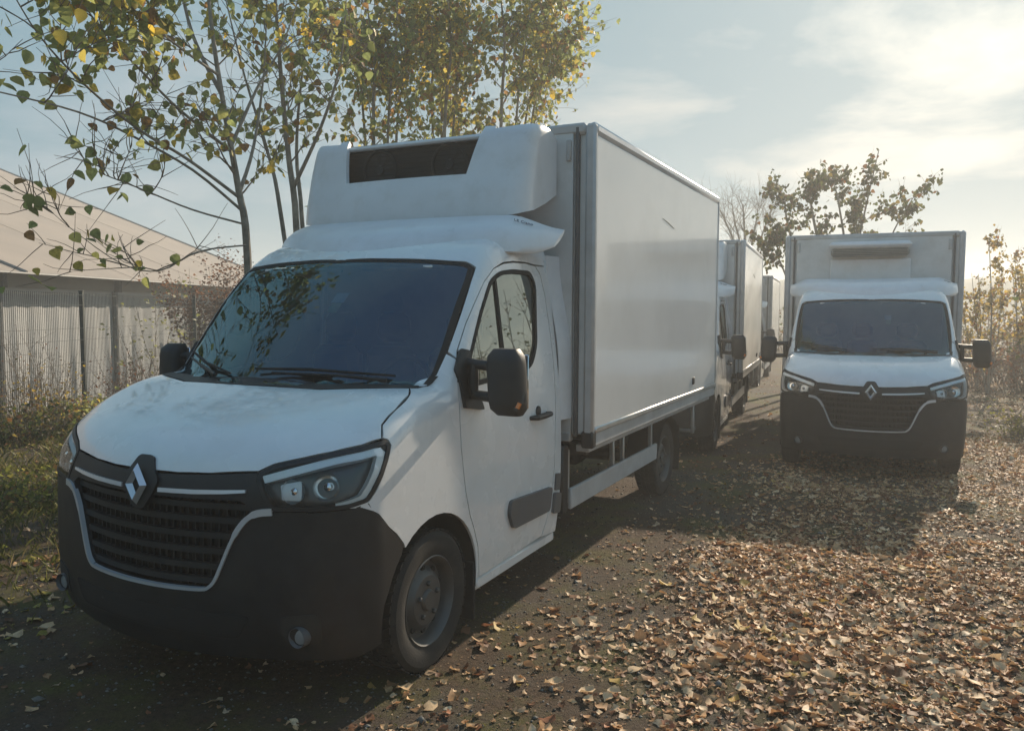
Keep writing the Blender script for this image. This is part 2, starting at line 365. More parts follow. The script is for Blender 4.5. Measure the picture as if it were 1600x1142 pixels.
def deff(l, w_, z):
    f = smax(np.abs(w_) - .89, _LF(z) + .10 * w_ * w_ - l, .11)
    return smax(f, z - 2.985, .06)
def shoot(p, d, F, reach=5.0, n=250):
    ts = np.linspace(0, reach, n); N_ = len(p); lo = np.full(N_, np.nan); hi = np.full(N_, np.nan); prev = F(*p.T); best = prev.copy(); bt = np.zeros(N_)
    for i in range(1, n):
        q = p + d * ts[i]; v = F(*q.T); m = np.isnan(lo) & (prev > 0) & (v <= 0); lo[m] = ts[i - 1]; hi[m] = ts[i]; prev = v
        m = v < best; best[m] = v[m]; bt[m] = ts[i]
    bad = np.isnan(lo); lo[bad] = bt[bad]; hi[bad] = bt[bad]
    for _ in range(22):
        mid = (lo + hi) / 2; v = F(*(p + d * mid[:, None]).T); lo = np.where(bad, lo, np.where(v > 0, mid, lo)); hi = np.where(bad, hi, np.where(v > 0, hi, mid))
    return p + d * hi[:, None]
def fgrad(p, F):
    e = 1e-3; g_ = np.zeros_like(p)
    for i in range(3):
        a = p.copy(); b = p.copy(); a[:, i] += e; b[:, i] -= e; g_[:, i] = F(*a.T) - F(*b.T)
    return g_ / np.maximum(np.linalg.norm(g_, axis=1), 1e-9)[:, None]
q2 = 2 ** -.5
BASES = dict(side=((1, 0, 0), (0, 0, 1), (0, -1, 0)), front=((0, 1, 0), (0, 0, 1), (1, 0, 0)), diag=((0, 1, 0), (q2, 0, q2), (q2, 0, -q2)),
             corner=((q2, q2, 0), (0, 0, 1), (q2, -q2, 0)), up=((1, 0, 0), (0, q2, -q2), (0, -q2, -q2)), top=((0, 1, 0), (1, 0, 0), (0, 0, -1)))
BASES = {k: tuple(np.array(a, float) for a in v) for k, v in BASES.items()}   # vectors in (l, w, z)
def to2(pts, b):
    U, V, D = BASES[b]; A = np.array(pts, float)
    return A if A.shape[1] == 2 else np.c_[A @ U, A @ V]
def rc(pts, r, n=4):
    """round the corners of a closed polygon"""
    P = [Vector(p) for p in pts]; o = []
    for i, p in enumerate(P):
        a = P[i - 1]; b = P[(i + 1) % len(P)]; da = (a - p); db = (b - p); k = min(r, da.length * .45, db.length * .45)
        s = p + da.normalized() * k; e = p + db.normalized() * k
        for j in range(n + 1):
            t = j / n; o.append(tuple(s * (1 - t) ** 2 + p * 2 * t * (1 - t) + e * t * t))
    return o
def inset(P, g_):
    P = np.asarray(P, float); n = len(P); area = .5 * np.sum(P[:, 0] * np.roll(P[:, 1], -1) - np.roll(P[:, 0], -1) * P[:, 1]); s = 1 if area > 0 else -1
    e = np.roll(P, -1, 0) - P; e /= np.maximum(np.linalg.norm(e, axis=1), 1e-9)[:, None]; nr = np.c_[-e[:, 1], e[:, 0]] * s
    m = nr + np.roll(nr, 1, 0); m /= np.maximum(np.linalg.norm(m, axis=1), .5)[:, None]
    return P + m * g_
def patch(outline, b='front', F=None, holes=(), off=0., lip=.02, grid=.06, gap=.0, mirror=False):
    """a sheet of the implicit body inside an outline; outward offset, returned edges"""
    F = F or cabf; U, V, D = BASES[b]
    loops = [inset(to2(outline, b), gap)] + [to2(h_, b) for h_ in holes]
    bm = bmesh.new()
    for lp in loops:
        vs = [bm.verts.new((p[0], p[1], 0)) for p in lp]
        for i in range(len(vs)): bm.edges.new((vs[i], vs[(i + 1) % len(vs)]))
    bmesh.ops.triangle_fill(bm, use_beauty=True, use_dissolve=False, edges=bm.edges[:])
    lo = loops[0].min(0); hi = loops[0].max(0)
    for ax in (0, 1):
        for c in np.arange(math.ceil(lo[ax] / grid) * grid + .0013, hi[ax], grid):
            no = (1, 0, 0) if ax == 0 else (0, 1, 0); co = (c, 0, 0) if ax == 0 else (0, c, 0)
            bmesh.ops.bisect_plane(bm, geom=bm.verts[:] + bm.edges[:] + bm.faces[:], dist=1e-5, plane_co=co, plane_no=no)
    bm.verts.index_update(); p2 = np.array([v.co[:2] for v in bm.verts]); fs = [[v.index for v in f.verts] for f in bm.faces]
    be = [(e.link_loops[0].vert.index, e.link_loops[0].link_loop_next.vert.index) for e in bm.edges if len(e.link_faces) == 1]
    bm.free()
    st = p2[:, :1] * U + p2[:, 1:] * V - D * 2.4
    p = shoot(st, np.broadcast_to(D, st.shape), F); n = fgrad(p, F); p = p + n * off
    a, b_, c_ = (p[fs[0][k]] for k in range(3)); k = len(fs) // 2
    s = 0
    for f in fs[:60]:
        nn = np.cross(p[f[1]] - p[f[0]], p[f[2]] - p[f[0]]); s += nn @ n[f[0]]
    # coordinates are (l,w,z) while objects use (w,l,z): the swap turns faces over
    flip = s > 0
    if mirror: flip = not flip
    if flip: fs = [f[::-1] for f in fs]
    Vv = list(p); Nn = list(n); Ff = list(fs)
    if lip > 0:
        for i, j in be:
            o_ = len(Vv); Vv += [p[i], p[j], p[j] - n[j] * lip, p[i] - n[i] * lip]
            e = p[j] - p[i]; nn = np.cross(e, n[i]); nn = nn / max(np.linalg.norm(nn), 1e-9); m_ = p2[fs[0]].mean(0)
            Nn += [np.zeros(3)] * 4; q = [o_, o_ + 1, o_ + 2, o_ + 3]
            Ff.append(q if not flip else q[::-1])
    Vv = np.array(Vv); Nn = np.array(Nn)
    if mirror: Vv = Vv * (1, -1, 1); Nn = Nn * (1, -1, 1)
    return Vv[:, [1, 0, 2]], Ff, Nn[:, [1, 0, 2]]
def skin(name, patches, m, parent):
    V = []; F = []; Nn = []; o = 0
    for v, f, n in patches: V.append(v); Nn.append(n); F += [[i + o for i in q] for q in f]; o += len(v)
    V = np.concatenate(V); Nn = np.concatenate(Nn)
    me = bpy.data.meshes.new(name); me.from_pydata(V.tolist(), [], F); me.update(); me.materials.append(MATS[m]); me.shade_smooth()
    me.normals_split_custom_set_from_vertices(Nn.tolist())
    return link(bpy.data.objects.new(name, me), parent)
def strip(pts, wid):
    """closed outline of a band along a 2D polyline"""
    P = np.array(pts, float); t = np.gradient(P, axis=0); t /= np.linalg.norm(t, axis=1)[:, None]; n = np.c_[-t[:, 1], t[:, 0]]
    wd = np.array(wid if hasattr(wid, '__len__') else [wid] * len(P))[:, None] / 2
    return np.r_[P + n * wd, (P - n * wd)[::-1]]
def dense(pts, n=4):
    """Catmull-Rom through an open polyline"""
    P = [np.array(p, float) for p in pts]; o = []
    for i in range(len(P) - 1):
        a = P[max(i - 1, 0)]; b = P[i]; c = P[i + 1]; d = P[min(i + 2, len(P) - 1)]
        for j in range(n):
            t = j / n; o.append(.5 * ((2 * b) + (c - a) * t + (2 * a - 5 * b + 4 * c - d) * t * t + (3 * b - a - 3 * c + d) * t ** 3))
    return o + [P[-1]]

def cutline(w_, zs, F=None):
    """points of the body along the vertical section at half-width w_"""
    F = F or cabf; p = shoot(np.array([[-.6, w_, z] for z in zs]), np.tile([1., 0, 0], (len(zs), 1)), F); return [tuple(q) for q in p]
# ------------------------------------------------------------------ truck
WL, WR = .863, 5.08
ARCH = (.863, .344, .43)
def arc(a0, a1, n=14, r=ARCH[2]): return [(ARCH[0] + r * math.cos(rad(a)), ARCH[1] + r * math.sin(rad(a))) for a in np.linspace(a0, a1, n)]
def mirw(pts): return [(p[0], -p[1], p[2]) for p in pts][::-1]
HF = [(.024, 0, 1.052), (.035, .2, 1.057), (.06, .364, 1.067), (.124, .577, 1.083)]
HLTOP = [(.161, .633, 1.114), (.22, .735, 1.14), (.294, .835, 1.162), (.39, .92, 1.182), (.478, .965, 1.20)]
HSEAM = [(.519, .935, 1.257), (.58, .928, 1.288), (.644, .927, 1.315), (.783, .905, 1.366)]
WSB = [(.85, .862, 1.39), (.74, .66, 1.388), (.658, .468, 1.386), (.645, .2, 1.386), (.64, 0, 1.386)]
WST = [(1.425, 0, 2.072), (1.45, .35, 2.07), (1.505, .70, 2.053), (1.53, .79, 2.035), (1.535, .845, 2.002)]
WSS = [(1.455, .867, 1.929), (1.30, .884, 1.74), (1.162, .897, 1.572), (1.05, .902, 1.44), (.96, .893, 1.405)]
DF = [(1.663, .898, 2.007), (1.53, .907, 1.925), (1.401, .916, 1.805), (1.30, .922, 1.70), (1.2, .932, 1.571)]
HL = [(.124, .577, 1.083), (.161, .633, 1.114), (.294, .835, 1.162), (.39, .92, 1.182), (.496, .975, 1.199), (.511, .988, 1.17), (.478, .995, 1.11), (.435, .998, 1.047), (.385, .993, .99), (.344, .988, .95), (.26, .941, .932), (.19, .845, .925), (.113, .662, .92), (.10, .613, .98), (.106, .581, 1.045)]
DOOR = [(1.663, 2.007), (1.53, 1.925), (1.401, 1.805), (1.30, 1.70), (1.2, 1.571), (1.135, 1.40), (1.121, 1.2), (1.121, 1.065), (1.14, .93), (1.16, .824), (1.20, .70), (1.245, .62), (1.30, .50), (1.336, .32), (2.16, .335), (2.225, .43), (2.273, .548), (2.32, .75), (2.335, .957), (2.36, 1.2), (2.372, 1.455), (2.36, 1.70), (2.341, 1.871), (2.30, 2.0), (2.24, 2.05), (2.10, 2.062), (1.925, 2.057), (1.793, 2.043)]
WIN = rc([(1.602, 1.932), (1.734, 1.985), (1.907, 2.003), (2.15, 2.003), (2.205, 1.93), (2.13, 1.55), (2.04, 1.44), (1.90, 1.405), (1.262, 1.375), (1.262, 1.50), (1.446, 1.753)], .05, 3)

def build_truck():
    """Refrigerated box lorry facing -Y, front at y=0; X to the left of the driver's own view is +."""
    R = empty('box_truck')
    both = (False, True)
    # --- bonnet, wings, roof
    hood = [*HF, *HLTOP, *HSEAM, *WSB]
    hoodo = hood + mirw(hood[1:-1])
    skin('bonnet', [patch(hoodo, 'diag', gap=.003, grid=.05)], 'paint', R)
    fender = [(.26, .935), (.344, .953), (.385, .99), (.435, 1.047), (.478, 1.11), (.513, 1.17), (.505, 1.195), (.482, 1.205), *[(a[0], a[2]) for a in HSEAM], (.86, 1.392), (.96, 1.405), (1.05, 1.44), (1.14, 1.545), (1.168, 1.514), (1.131, 1.40), (1.117, 1.2), (1.117, 1.065), (1.136, .93), (1.156, .824), (1.196, .70), (1.241, .62), (1.296, .50), (1.332, .32), (1.292, .32), *arc(3, 128), (.585, .707), (.53, .765), (.47, .811), (.40, .885), (.365, .905), (.31, .93)]
    for mi in both: skin('front_wing', [patch(fender, 'side', gap=.002, grid=.045, mirror=mi)], 'paint', R)
    roof = [(1.418, -.03, 2.07), *WST[1:], *WSS[:2], (1.15, .897, 1.553), (1.172, .939, 1.52), (1.19, .934, 1.562), *DF[::-1][1:], (1.793, .894, 2.05), (1.925, .892, 2.064), (2.10, .892, 2.069), (2.24, .891, 2.057), (2.43, .89, 2.057), (2.43, .6, 2.2), (2.43, -.03, 2.268)]
    skin('cab_roof', [patch(roof, 'up', gap=.002, grid=.05, mirror=mi) for mi in both], 'paint', R)
    bp = [(2.246, 2.052), (2.305, 2.003), (2.346, 1.871), (2.365, 1.70), (2.377, 1.455), (2.365, 1.2), (2.34, .957), (2.325, .75), (2.278, .548), (2.23, .43), (2.165, .33), (2.39, .31), (2.425, .6), (2.437, .95), (2.437, 1.7), (2.43, 2.052)]
    for mi in both:
        q = skin('rear_pillar', [patch(bp, 'side', gap=.002, mirror=mi)], 'paint', R)
        skin('filler_block', [patch(rc([(2.325, .60), (2.40, .59), (2.405, .70), (2.335, .71)], .012), 'side', off=.012, lip=.02, grid=.1, mirror=mi)], 'plasticgrey', q)
        skin('side_moulding', [patch(rc([(2.29, .455), (2.40, .44), (2.41, .57), (2.31, .59)], .02), 'side', off=.02, lip=.03, grid=.1, mirror=mi)], 'plasticgrey', q)
        s = -1 if mi else 1
        mb = MB(); mb.box(s * .86, s * .972, 1.33, 2.40, .24, .315, .015); mk('door_sill', mb, 'paint', R)
    # --- doors
    for mi in both:
        s = -1 if mi else 1
        d = skin('door', [patch(DOOR, 'side', holes=[WIN], gap=.003, grid=.05, mirror=mi)], 'paint', R)
        if mi is False: pass
        skin('window_seal', [patch(inset(to2(WIN, 'side'), -.012), 'side', holes=[inset(to2(WIN, 'side'), .014)], off=.004, lip=.012, grid=.12, mirror=mi)], 'seam', d)
        skin('window_glass', [patch(inset(to2(WIN, 'side'), .006), 'side', off=-.008, lip=0, grid=.12, mirror=mi)], 'sideglass', d)
        skin('window_bar', [patch([(1.655, 1.945), (1.68, 1.957), (1.69, 1.40), (1.66, 1.40)], 'side', off=.001, lip=.02, grid=.1, mirror=mi)], 'seam', d)
        skin('side_moulding', [patch(rc([(1.64, .60), (1.66, .675), (2.255, .64), (2.225, .49), (1.70, .50)], .03), 'side', off=.022, lip=.03, grid=.1, mirror=mi)], 'plasticgrey', d)
        mb = MB(); mb.tube([(s * .99, 1.96, 1.115), (s * 1.035, 1.99, 1.118), (s * 1.04, 2.09, 1.12), (s * 1.035, 2.18, 1.12), (s * .99, 2.21, 1.118)], [.012, .018, .02, .018, .012], 8)
        mb.lathe([(0, .035), (.008, .033), (.008, 0)], (s * .992, 2.08, 1.145), 'x', 16, sgn=s); mk('door_handle', mb, 'plastic', d)
        # mirror
        skin('mirror_base', [patch(rc([(1.128, 1.46), (1.20, 1.565), (1.262, 1.555), (1.268, 1.42), (1.36, 1.235), (1.16, 1.265)], .015), 'side', off=.02, lip=.04, grid=.1, mirror=mi)], 'plastic', d)
        mr = MB()
        prof = []
        zs = np.linspace(0, 1, 11)
        for t in zs:
            z = 1.238 + .338 * t; k = (1 - abs(2 * t - 1) ** 4.5) ** .42 if 0 < t < 1 else .12
            a = 1.115 + .02 * (1 - t); b_ = 1.335 - .02 * t; row = []
            cxm = (a + b_) / 2; hw = (b_ - a) / 2 * (.62 + .38 * k); dp = .085 * (.35 + .65 * k)
            for j in range(20):
                th = 2 * math.pi * j / 20; ct, st_ = math.cos(th), math.sin(th)
                ex = math.copysign(abs(ct) ** .55, ct) * hw; ey = math.copysign(abs(st_) ** .7, st_)
                row.append((s * (cxm + ex), 1.20 + (ey * dp if ey < 0 else ey * .05), z))
            prof.append(row)
        mr.grid(prof, close=True); mr.add(prof[0], [tuple(range(20))]); mr.add(prof[-1], [tuple(range(20))])
        M = mk('side_mirror', mr, 'plastic', R, angle=50)
        gl = MB(); gl.box(s * 1.135, s * 1.315, 1.249, 1.256, 1.27, 1.545, .004); mk('mirror_glass', gl, 'reflector', M)
        ind = MB(); ind.tube([(s * 1.30, 1.135, 1.27), (s * 1.325, 1.15, 1.31), (s * 1.332, 1.165, 1.36)], [.017, .02, .012], 8); mk('indicator_lens', ind, 'lens', M)
        ind = MB(); ind.tube([(s * 1.312, 1.128, 1.285), (s * 1.322, 1.136, 1.312)], [.012, .012], 8); mk('indicator', ind, 'amber', M)
        ar = MB()
        for z, dz in ((1.485, .022), (1.325, .022)):
            ar.tube([(s * .94, 1.24, z + .01), (s * 1.03, 1.22, z + .005), (s * 1.15, 1.19, z)], [.03, .026, .028], 10)
        ar.tube([(s * 1.02, 1.215, 1.49), (s * 1.015, 1.215, 1.41), (s * 1.02, 1.215, 1.33)], [.022, .03, .022], 8)
        mk('mirror_arm', ar, 'plastic', M)
    # --- windscreen
    wsr = [*WST, *WSS, *WSB]
    wso = wsr + mirw(wsr[1:-1])
    W2 = inset(to2(wso, 'diag'), .004)
    gl = skin('windscreen', [patch(W2, 'diag', off=-.004, lip=0, grid=.08)], 'windscreen', R)
    skin('windscreen_frit', [patch(inset(W2, -.003), 'diag', holes=[inset(W2, .028)], off=-.001, lip=.012, grid=.2)], 'seam', gl)
    lowb = [(.645, 0, 1.388), (.66, .45, 1.388), (.75, .66, 1.39), (.86, .86, 1.392), (.90, .868, 1.42), (.80, .66, 1.437), (.715, .4, 1.437), (.70, 0, 1.437)]
    skin('scuttle', [patch(lowb + mirw(lowb[1:-1]), 'diag', off=.001, lip=.01, grid=.12)], 'plastic', R)
    for w0, w1, l0 in ((.55, -.05, .02), (-.62, -.12, .02)):
        mb = MB(); a0 = 1.0 if w0 > 0 else 1.
        def onws(w_, z): 
            p = shoot(np.array([[-.5, w_, z]]), np.array([[1., 0, 0]]), cabf)[0]; n = fgrad(p[None], cabf)[0]; p = p + n * .022; return (p[1], p[0], p[2])
        if w0 > 0: pts = [onws(.72, 1.40), onws(.45, 1.425), onws(.1, 1.43)]; bl = [onws(.72, 1.425), onws(.3, 1.45), onws(-.02, 1.445)]
        else: pts = [onws(-.30, 1.40), onws(-.52, 1.44), onws(-.75, 1.47)]; bl = [onws(-.18, 1.415), onws(-.48, 1.455), onws(-.80, 1.505)]
        mb.tube(pts, [.012, .008, .006], 6); W_ = mk('wiper', mb, 'plastic', R)
        mk('wiper_blade', MB().tube(bl, [.006, .009, .006], 6), 'seam', W_)
    st = MB(); 
    def onw_in(w_, z, o_=.012):
        p = shoot(np.array([[-.5, w_, z]]), np.array([[1., 0, 0]]), cabf)[0]; n = fgrad(p[None], cabf)[0]; p = p - n * o_; return np.array((p[1], p[0], p[2]))
    def card(nm, wa, wb, za, zb, m_):
        q = [onw_in(wa, zb), onw_in(wb, zb), onw_in(wb, za), onw_in(wa, za)]; n = np.cross(q[1] - q[0], q[3] - q[0]); n /= np.linalg.norm(n); 
        mk(nm, MB().add([*q, *[a + n * .002 for a in q]], [(0, 1, 2, 3), (7, 6, 5, 4), (0, 4, 5, 1), (1, 5, 6, 2), (2, 6, 7, 3), (3, 7, 4, 0)]), m_, gl)
    R['cards'] = 0
    card('sticker', .148, .228, 1.818, 1.872, 'paper'); card('sticker', .165, .222, 1.762, 1.815, 'papergreen')
    # --- front end: bumper with grille opening
    GR = [(-.52, .962), (0, .955), (.52, .962), (.575, .935), (.53, .862), (.487, .798), (.45, .72), (.428, .665), (.405, .615), (.375, .583), (.335, .572), (0, .562)]
    GR = GR[:3] + GR[3:11] + [(0, .562)] + [(-a, b_) for a, b_ in GR[3:11][::-1]]
    fr = [(0, 1.048), (.2, 1.053), (.364, 1.062), (.577, 1.078), (.581, 1.045), (.613, .98), (.662, .918), (.80, .921), (.80, .27), (0, .25)]
    fr = fr + [(-a, b_) for a, b_ in fr[1:-1][::-1]]
    cn = [(.17, .80, .921), (.19, .845, .922), (.26, .941, .929), (.344, .988, .945)]
    U, V, D = BASES['corner']
    cno = [(a[0] * q2 + a[1] * q2, a[2]) for a in cn]
    side = [(.365, .998, .902), (.40, 1.0, .88), (.47, 1.004, .806), (.53, 1.004, .76), (.583, 1.004, .702)]
    aa = [(a, 1.0 if z > .5 else .985, z) for a, z in arc(125, 187, 9)]
    low = [(.43, .985, .29), (.30, .95, .27), (.17, .80, .27)]
    cno = cno + [((p[0] + p[1]) * q2, p[2]) for p in side + aa[1:] + low[:2] + cutline(.795, np.linspace(.27, .915, 9))]
    cno = cno[1:]
    BM = skin('bumper', [patch(fr, 'front', holes=[GR], grid=.06, lip=.03)] + [patch(cno, 'corner', grid=.06, mirror=mi, lip=.03) for mi in both], 'plastic', R)
    skin('air_intake', [patch(rc([(-.56, .47), (.56, .47), (.50, .36), (-.50, .36)], .03), 'front', off=.003, lip=.01, grid=.2)], 'seam', BM)
    for mi in both:
        s = -1 if mi else 1
        skin('fog_pocket', [patch(rc([(.68, .47), (.85, .49), (.85, .36), (.70, .34)], .03), 'front', off=.004, lip=.02, grid=.1, mirror=mi)], 'dark', BM)
        p = shoot(np.array([[-.5, .765, .388]]), np.array([[1., 0, 0]]), cabf)[0]
        mb = MB(); mb.lathe([(-.012, 0), (-.012, .02), (-.006, .034), (.01, .036)], (s * .765, p[0] + .0, .388), 'y', 18); mk('fog_lamp', mb, 'steelgrey', BM)
        mb = MB(); mb.lathe([(-.014, .036), (-.030, .043), (.012, .046)], (s * .765, p[0] + .004, .388), 'y', 18); mk('fog_lamp_rim', mb, 'plasticgrey', BM)
    # grille: dark back and slats
    G = skin('grille', [patch(inset(GR, -.01), 'front', off=-.075, lip=0, grid=.12)], 'seam', R)
    zs = [.93, .868, .80, .732, .664, .60]
    hw = np.interp(zs, [.565, .60, .665, .72, .80, .862, .935, .96], [.34, .40, .425, .447, .485, .527, .565, .52])
    for z, h_ in zip(zs, hw):
        skin('slat', [patch(strip([(-h_, z), (-h_ / 2, z - .004), (0, z - .006), (h_ / 2, z - .004), (h_, z)], .026), 'front', off=-.022, lip=.03, grid=.15)], 'plastic', G)
    for i in range(-13, 14):
        x = i * .04; zb = float(np.interp(abs(x), [.34, .40, .425, .447, .485, .527, .565], [.568, .60, .665, .72, .80, .862, .935]))
        if zb < .93: skin('grille_rib', [patch(strip([(x, zb), (x, .955)], .006), 'front', off=-.04, lip=.02, grid=.4)], 'plastic', G)
    ch = dense([(-.66, .921), (-.60, .913), (-.555, .888), (-.515, .84), (-.48, .775), (-.44, .68), (-.41, .615), (-.38, .582), (-.335, .568), (-.15, .561), (0, .560), (.15, .561), (.335, .568), (.38, .582), (.41, .615), (.44, .68), (.48, .775), (.515, .84), (.555, .888), (.60, .913), (.66, .921)], 3)
    wd = [.030 if abs(p[0]) > .57 else (.022 if abs(p[0]) > .5 else .014) for p in ch]
    skin('chrome_trim', [patch(strip(ch, wd), 'front', off=.010, lip=.02, grid=.2)], 'satin', G)
    for s in (1, -1):
        skin('chrome_bar', [patch(strip([(s * .115, .982), (s * .3, .987), (s * .45, .995), (s * .545, 1.002)], [.018, .018, .016, .012]), 'front', off=.010, lip=.02, grid=.2)], 'satin', G)
    # emblem: pale diamond on a dark shield that rises into the bonnet edge
    E = skin('emblem_shield', [patch(rc([(-.045, 1.115), (.045, 1.115), (.075, 1.06), (.115, 1.02), (.085, .96), (.03, .89), (-.03, .89), (-.085, .96), (-.115, 1.02), (-.075, 1.06)], .02), 'front', off=.012, lip=.03, grid=.05)], 'plastic', R)
    mb = MB(); a, b_ = .064, .092; c, d_ = .026, .042; zc = 1.0; y0 = -.052
    yy = lambda z: float(_F0(z)) - .03
    ov = [(0, zc + b_), (a, zc), (0, zc - b_), (-a, zc)]; iv = [(.004, zc + d_), (c, zc), (-.004, zc - d_), (-c, zc)]
    mv = [((o_[0] + i_[0]) / 2, (o_[1] + i_[1]) / 2) for o_, i_ in zip(ov, iv)]
    Vt = [(x, yy(z) + .012, z) for x, z in ov] + [(x, yy(z) - .010, z) for x, z in mv] + [(x, yy(z) + .012, z) for x, z in iv]
    Fq = []
    for i in range(4):
        j = (i + 1) % 4; Fq += [(i, j, 4 + j, 4 + i), (4 + i, 4 + j, 8 + j, 8 + i)]
    mb.add(Vt, Fq); mk('diamond_emblem', mb, 'emblemsilver', E, angle=5)
    # --- headlights
    for mi in both:
        s = -1 if mi else 1
        H2 = rc([tuple(p) for p in to2(HL, 'corner')], .02, 3)
        fr_ = skin('headlight', [patch(H2, 'corner', holes=[inset(H2, .020)], off=.003, lip=.03, grid=.08, mirror=mi, gap=.002)], 'plastic', R)
        skin('bowl', [patch(inset(H2, -.004), 'corner', off=-.05, lip=0, grid=.08, mirror=mi)], 'bowlgrey', fr_)
        skin('lens', [patch(inset(H2, .012), 'corner', off=.0, lip=0, grid=.08, mirror=mi)], 'lens', fr_)
        def cpt(w_, z, F=cabf):
            p = shoot(np.array([[-.6, w_, z]]), np.array([[1., 0, 0]]), F)[0]; return p
        # daytime running light: along the top, down the outer side, hook below
        dl = dense([(.128, .60, 1.052), (.20, .69, 1.085), (.30, .83, 1.128), (.39, .915, 1.145), (.45, .965, 1.152), (.455, .972, 1.10), (.415, .972, 1.04), (.365, .965, .985), (.33, .955, .962), (.27, .925, .952), (.235, .895, .948)], 3)
        d2 = to2([tuple(p) for p in dl], 'corner'); wd = np.interp(np.arange(len(d2)), [0, 6, 11, 15, 22, len(d2) - 1], [.030, .028, .030, .062, .046, .018])
        skin('running_light', [patch(strip(d2, wd), 'corner', off=-.004, lip=.03, grid=.1, mirror=mi)], 'drl', fr_)
        for k, (w_, z, r_) in enumerate(((.735, 1.008, .054), (.865, 1.03, .062))):
            p = cpt(w_, z); n = fgrad(p[None], cabf)[0]; c = p - n * .035
            mb = MB(); Vq = []; nz_ = Vector((s * n[1], n[0], n[2])); nz_ = (nz_ + Vector((0, -.6, 0))).normalized(); tz = nz_.orthogonal().normalized(); bz = nz_.cross(tz); C = Vector((s * c[1], c[0], c[2]))
            rows = []
            for a_, rr in ((0.016, r_), (.0, r_ * .92), (-.02, r_ * .7), (-.03, r_ * .4), (-.012, r_ * .36), (.008, r_ * .28), (.016, .001)):
                rows.append([C + nz_ * a_ + (tz * math.cos(t) + bz * math.sin(t)) * rr for t in np.linspace(0, 2 * math.pi, 18, endpoint=False)])
            mb.grid(rows, close=True); mk('reflector', mb, 'reflector', fr_)
        skin('reflector_block', [patch(rc([tuple(p) for p in to2([(.155, .655, 1.035), (.20, .735, 1.055), (.185, .74, .965), (.14, .675, .965)], 'corner')], .01), 'corner', off=-.03, lip=.02, grid=.1, mirror=mi)], 'satin', fr_)
    # --- wheel wells, underside and cab interior
    for mi in both:
        s = -1 if mi else 1
        rows = [[(s * x, ARCH[0] + .427 * math.cos(rad(a)), ARCH[1] + .427 * math.sin(rad(a))) for x in (.62, .99)] for a in np.linspace(-8, 190, 22)]
        mb = MB(); mb.grid(rows); mb.box(s * .58, s * .62, .42, 1.32, .25, .80, .01); mk('wheel_arch_liner', mb, 'dark', R)
        mb = MB(); mb.box(s * .78, s * .985, 1.275, 1.295, .10, .42, .005); mk('mudflap', mb, 'rubber', R)
    mb = MB(); mb.box(-.60, .60, .16, 2.42, .31, .52, .03); mb.box(-.76, .76, .36, .46, .32, .9, .02); mb.box(-.95, .95, 1.34, 2.42, .30, .62, .02); mb.box(-.56, .56, .20, 1.0, .52, .84, .02); mb.box(-.58, .58, .5, 1.0, .3, .84, .02); mk('cab_floor', mb, 'dark', R)
    mb = MB(); mb.box(-.90, .90, 2.385, 2.41, .55, 2.10, .01); mk('cab_back_wall', mb, 'boxfront', R)
    mb = MB(); mb.box(-.90, .90, .80, 1.24, 1.02, 1.30, .05); mb.box(-.88, .88, .72, .95, 1.22, 1.345, .03); mb.box(.28, .68, 1.02, 1.20, 1.27, 1.37, .04); mb.box(-.14, .14, 1.1, 1.30, .7, 1.28, .03); mk('dashboard', mb, 'interior', R)
    mb = MB(); th = np.linspace(0, 2 * math.pi, 25); mb.tube([(.46 + .19 * math.cos(t), 1.36 + .09 * math.sin(t) * 1., 1.32 + .17 * math.sin(t)) for t in th], .016, 8); mb.tube([(.46, 1.2, 1.24), (.46, 1.34, 1.32)], .03, 8); mb.box(.40, .52, 1.33, 1.37, 1.28, 1.36, .01); mb.box(.29, .63, 1.345, 1.365, 1.31, 1.335, .006); mk('steering_wheel', mb, 'interior', R)
    for x0, x1 in ((.20, .72), (-.30, .12), (-.76, -.32)):
        mb = MB(); mb.box(x0, x1, 1.52, 2.02, .72, .90, .05); mb.box(x0 + .02, x1 - .02, 1.98, 2.14, .86, 1.52, .06); mb.box((x0 + x1) / 2 - .13, (x0 + x1) / 2 + .13, 2.04, 2.15, 1.55, 1.75, .05); mk('seat', mb, 'seatcloth', R)
    mb = MB(); mb.box(-.62, -.12, 1.44, 1.60, 2.00, 2.022, .008); mb.box(.12, .62, 1.44, 1.60, 2.00, 2.022, .008); mk('sun_visor', mb, 'boxfront', R)
    # --- wheels
    def wheel(lc, s, name='wheel'):
        wx = s * .985; c = (wx, lc, .344)
        tp = [(-.20, .225), (-.212, .26), (-.212, .315), (-.195, .338), (-.16, .344), (-.05, .344), (-.018, .338), (-.002, .315), (.0, .285), (-.004, .25), (-.014, .222), (-.03, .212), (-.2, .212)]
        W_ = empty('wheel'); W_.parent = R
        mb = MB(); mb.lathe(tp, c, 'x', 48, sgn=s)
        mk('tyre', mb, 'rubber', W_, angle=30)
        tr = MB()
        for k in range(44):
            a = 2 * math.pi * k / 44
            for x0, x1, sk in ((-.19, -.145, .02), (-.135, -.105, 0), (-.095, -.065, 0), (-.055, -.015, -.02)):
                ca, sa = math.cos(a), math.sin(a); r0, r1 = .343, .3505; hw_ = .017; pts = []
                for rr in (r0, r1):
                    for xx, tt in ((x0, -hw_), (x1, -hw_ + sk), (x1, hw_ + sk), (x0, hw_)): pts.append((wx + s * xx, lc + rr * ca - tt * sa, .344 + rr * sa + tt * ca))
                tr.add(pts, [(4, 5, 6, 7), (0, 1, 5, 4), (1, 2, 6, 5), (2, 3, 7, 6), (3, 0, 4, 7)])
        tr_o = mk('tread', tr, 'rubber', W_); tr_o['kind'] = 'stuff'
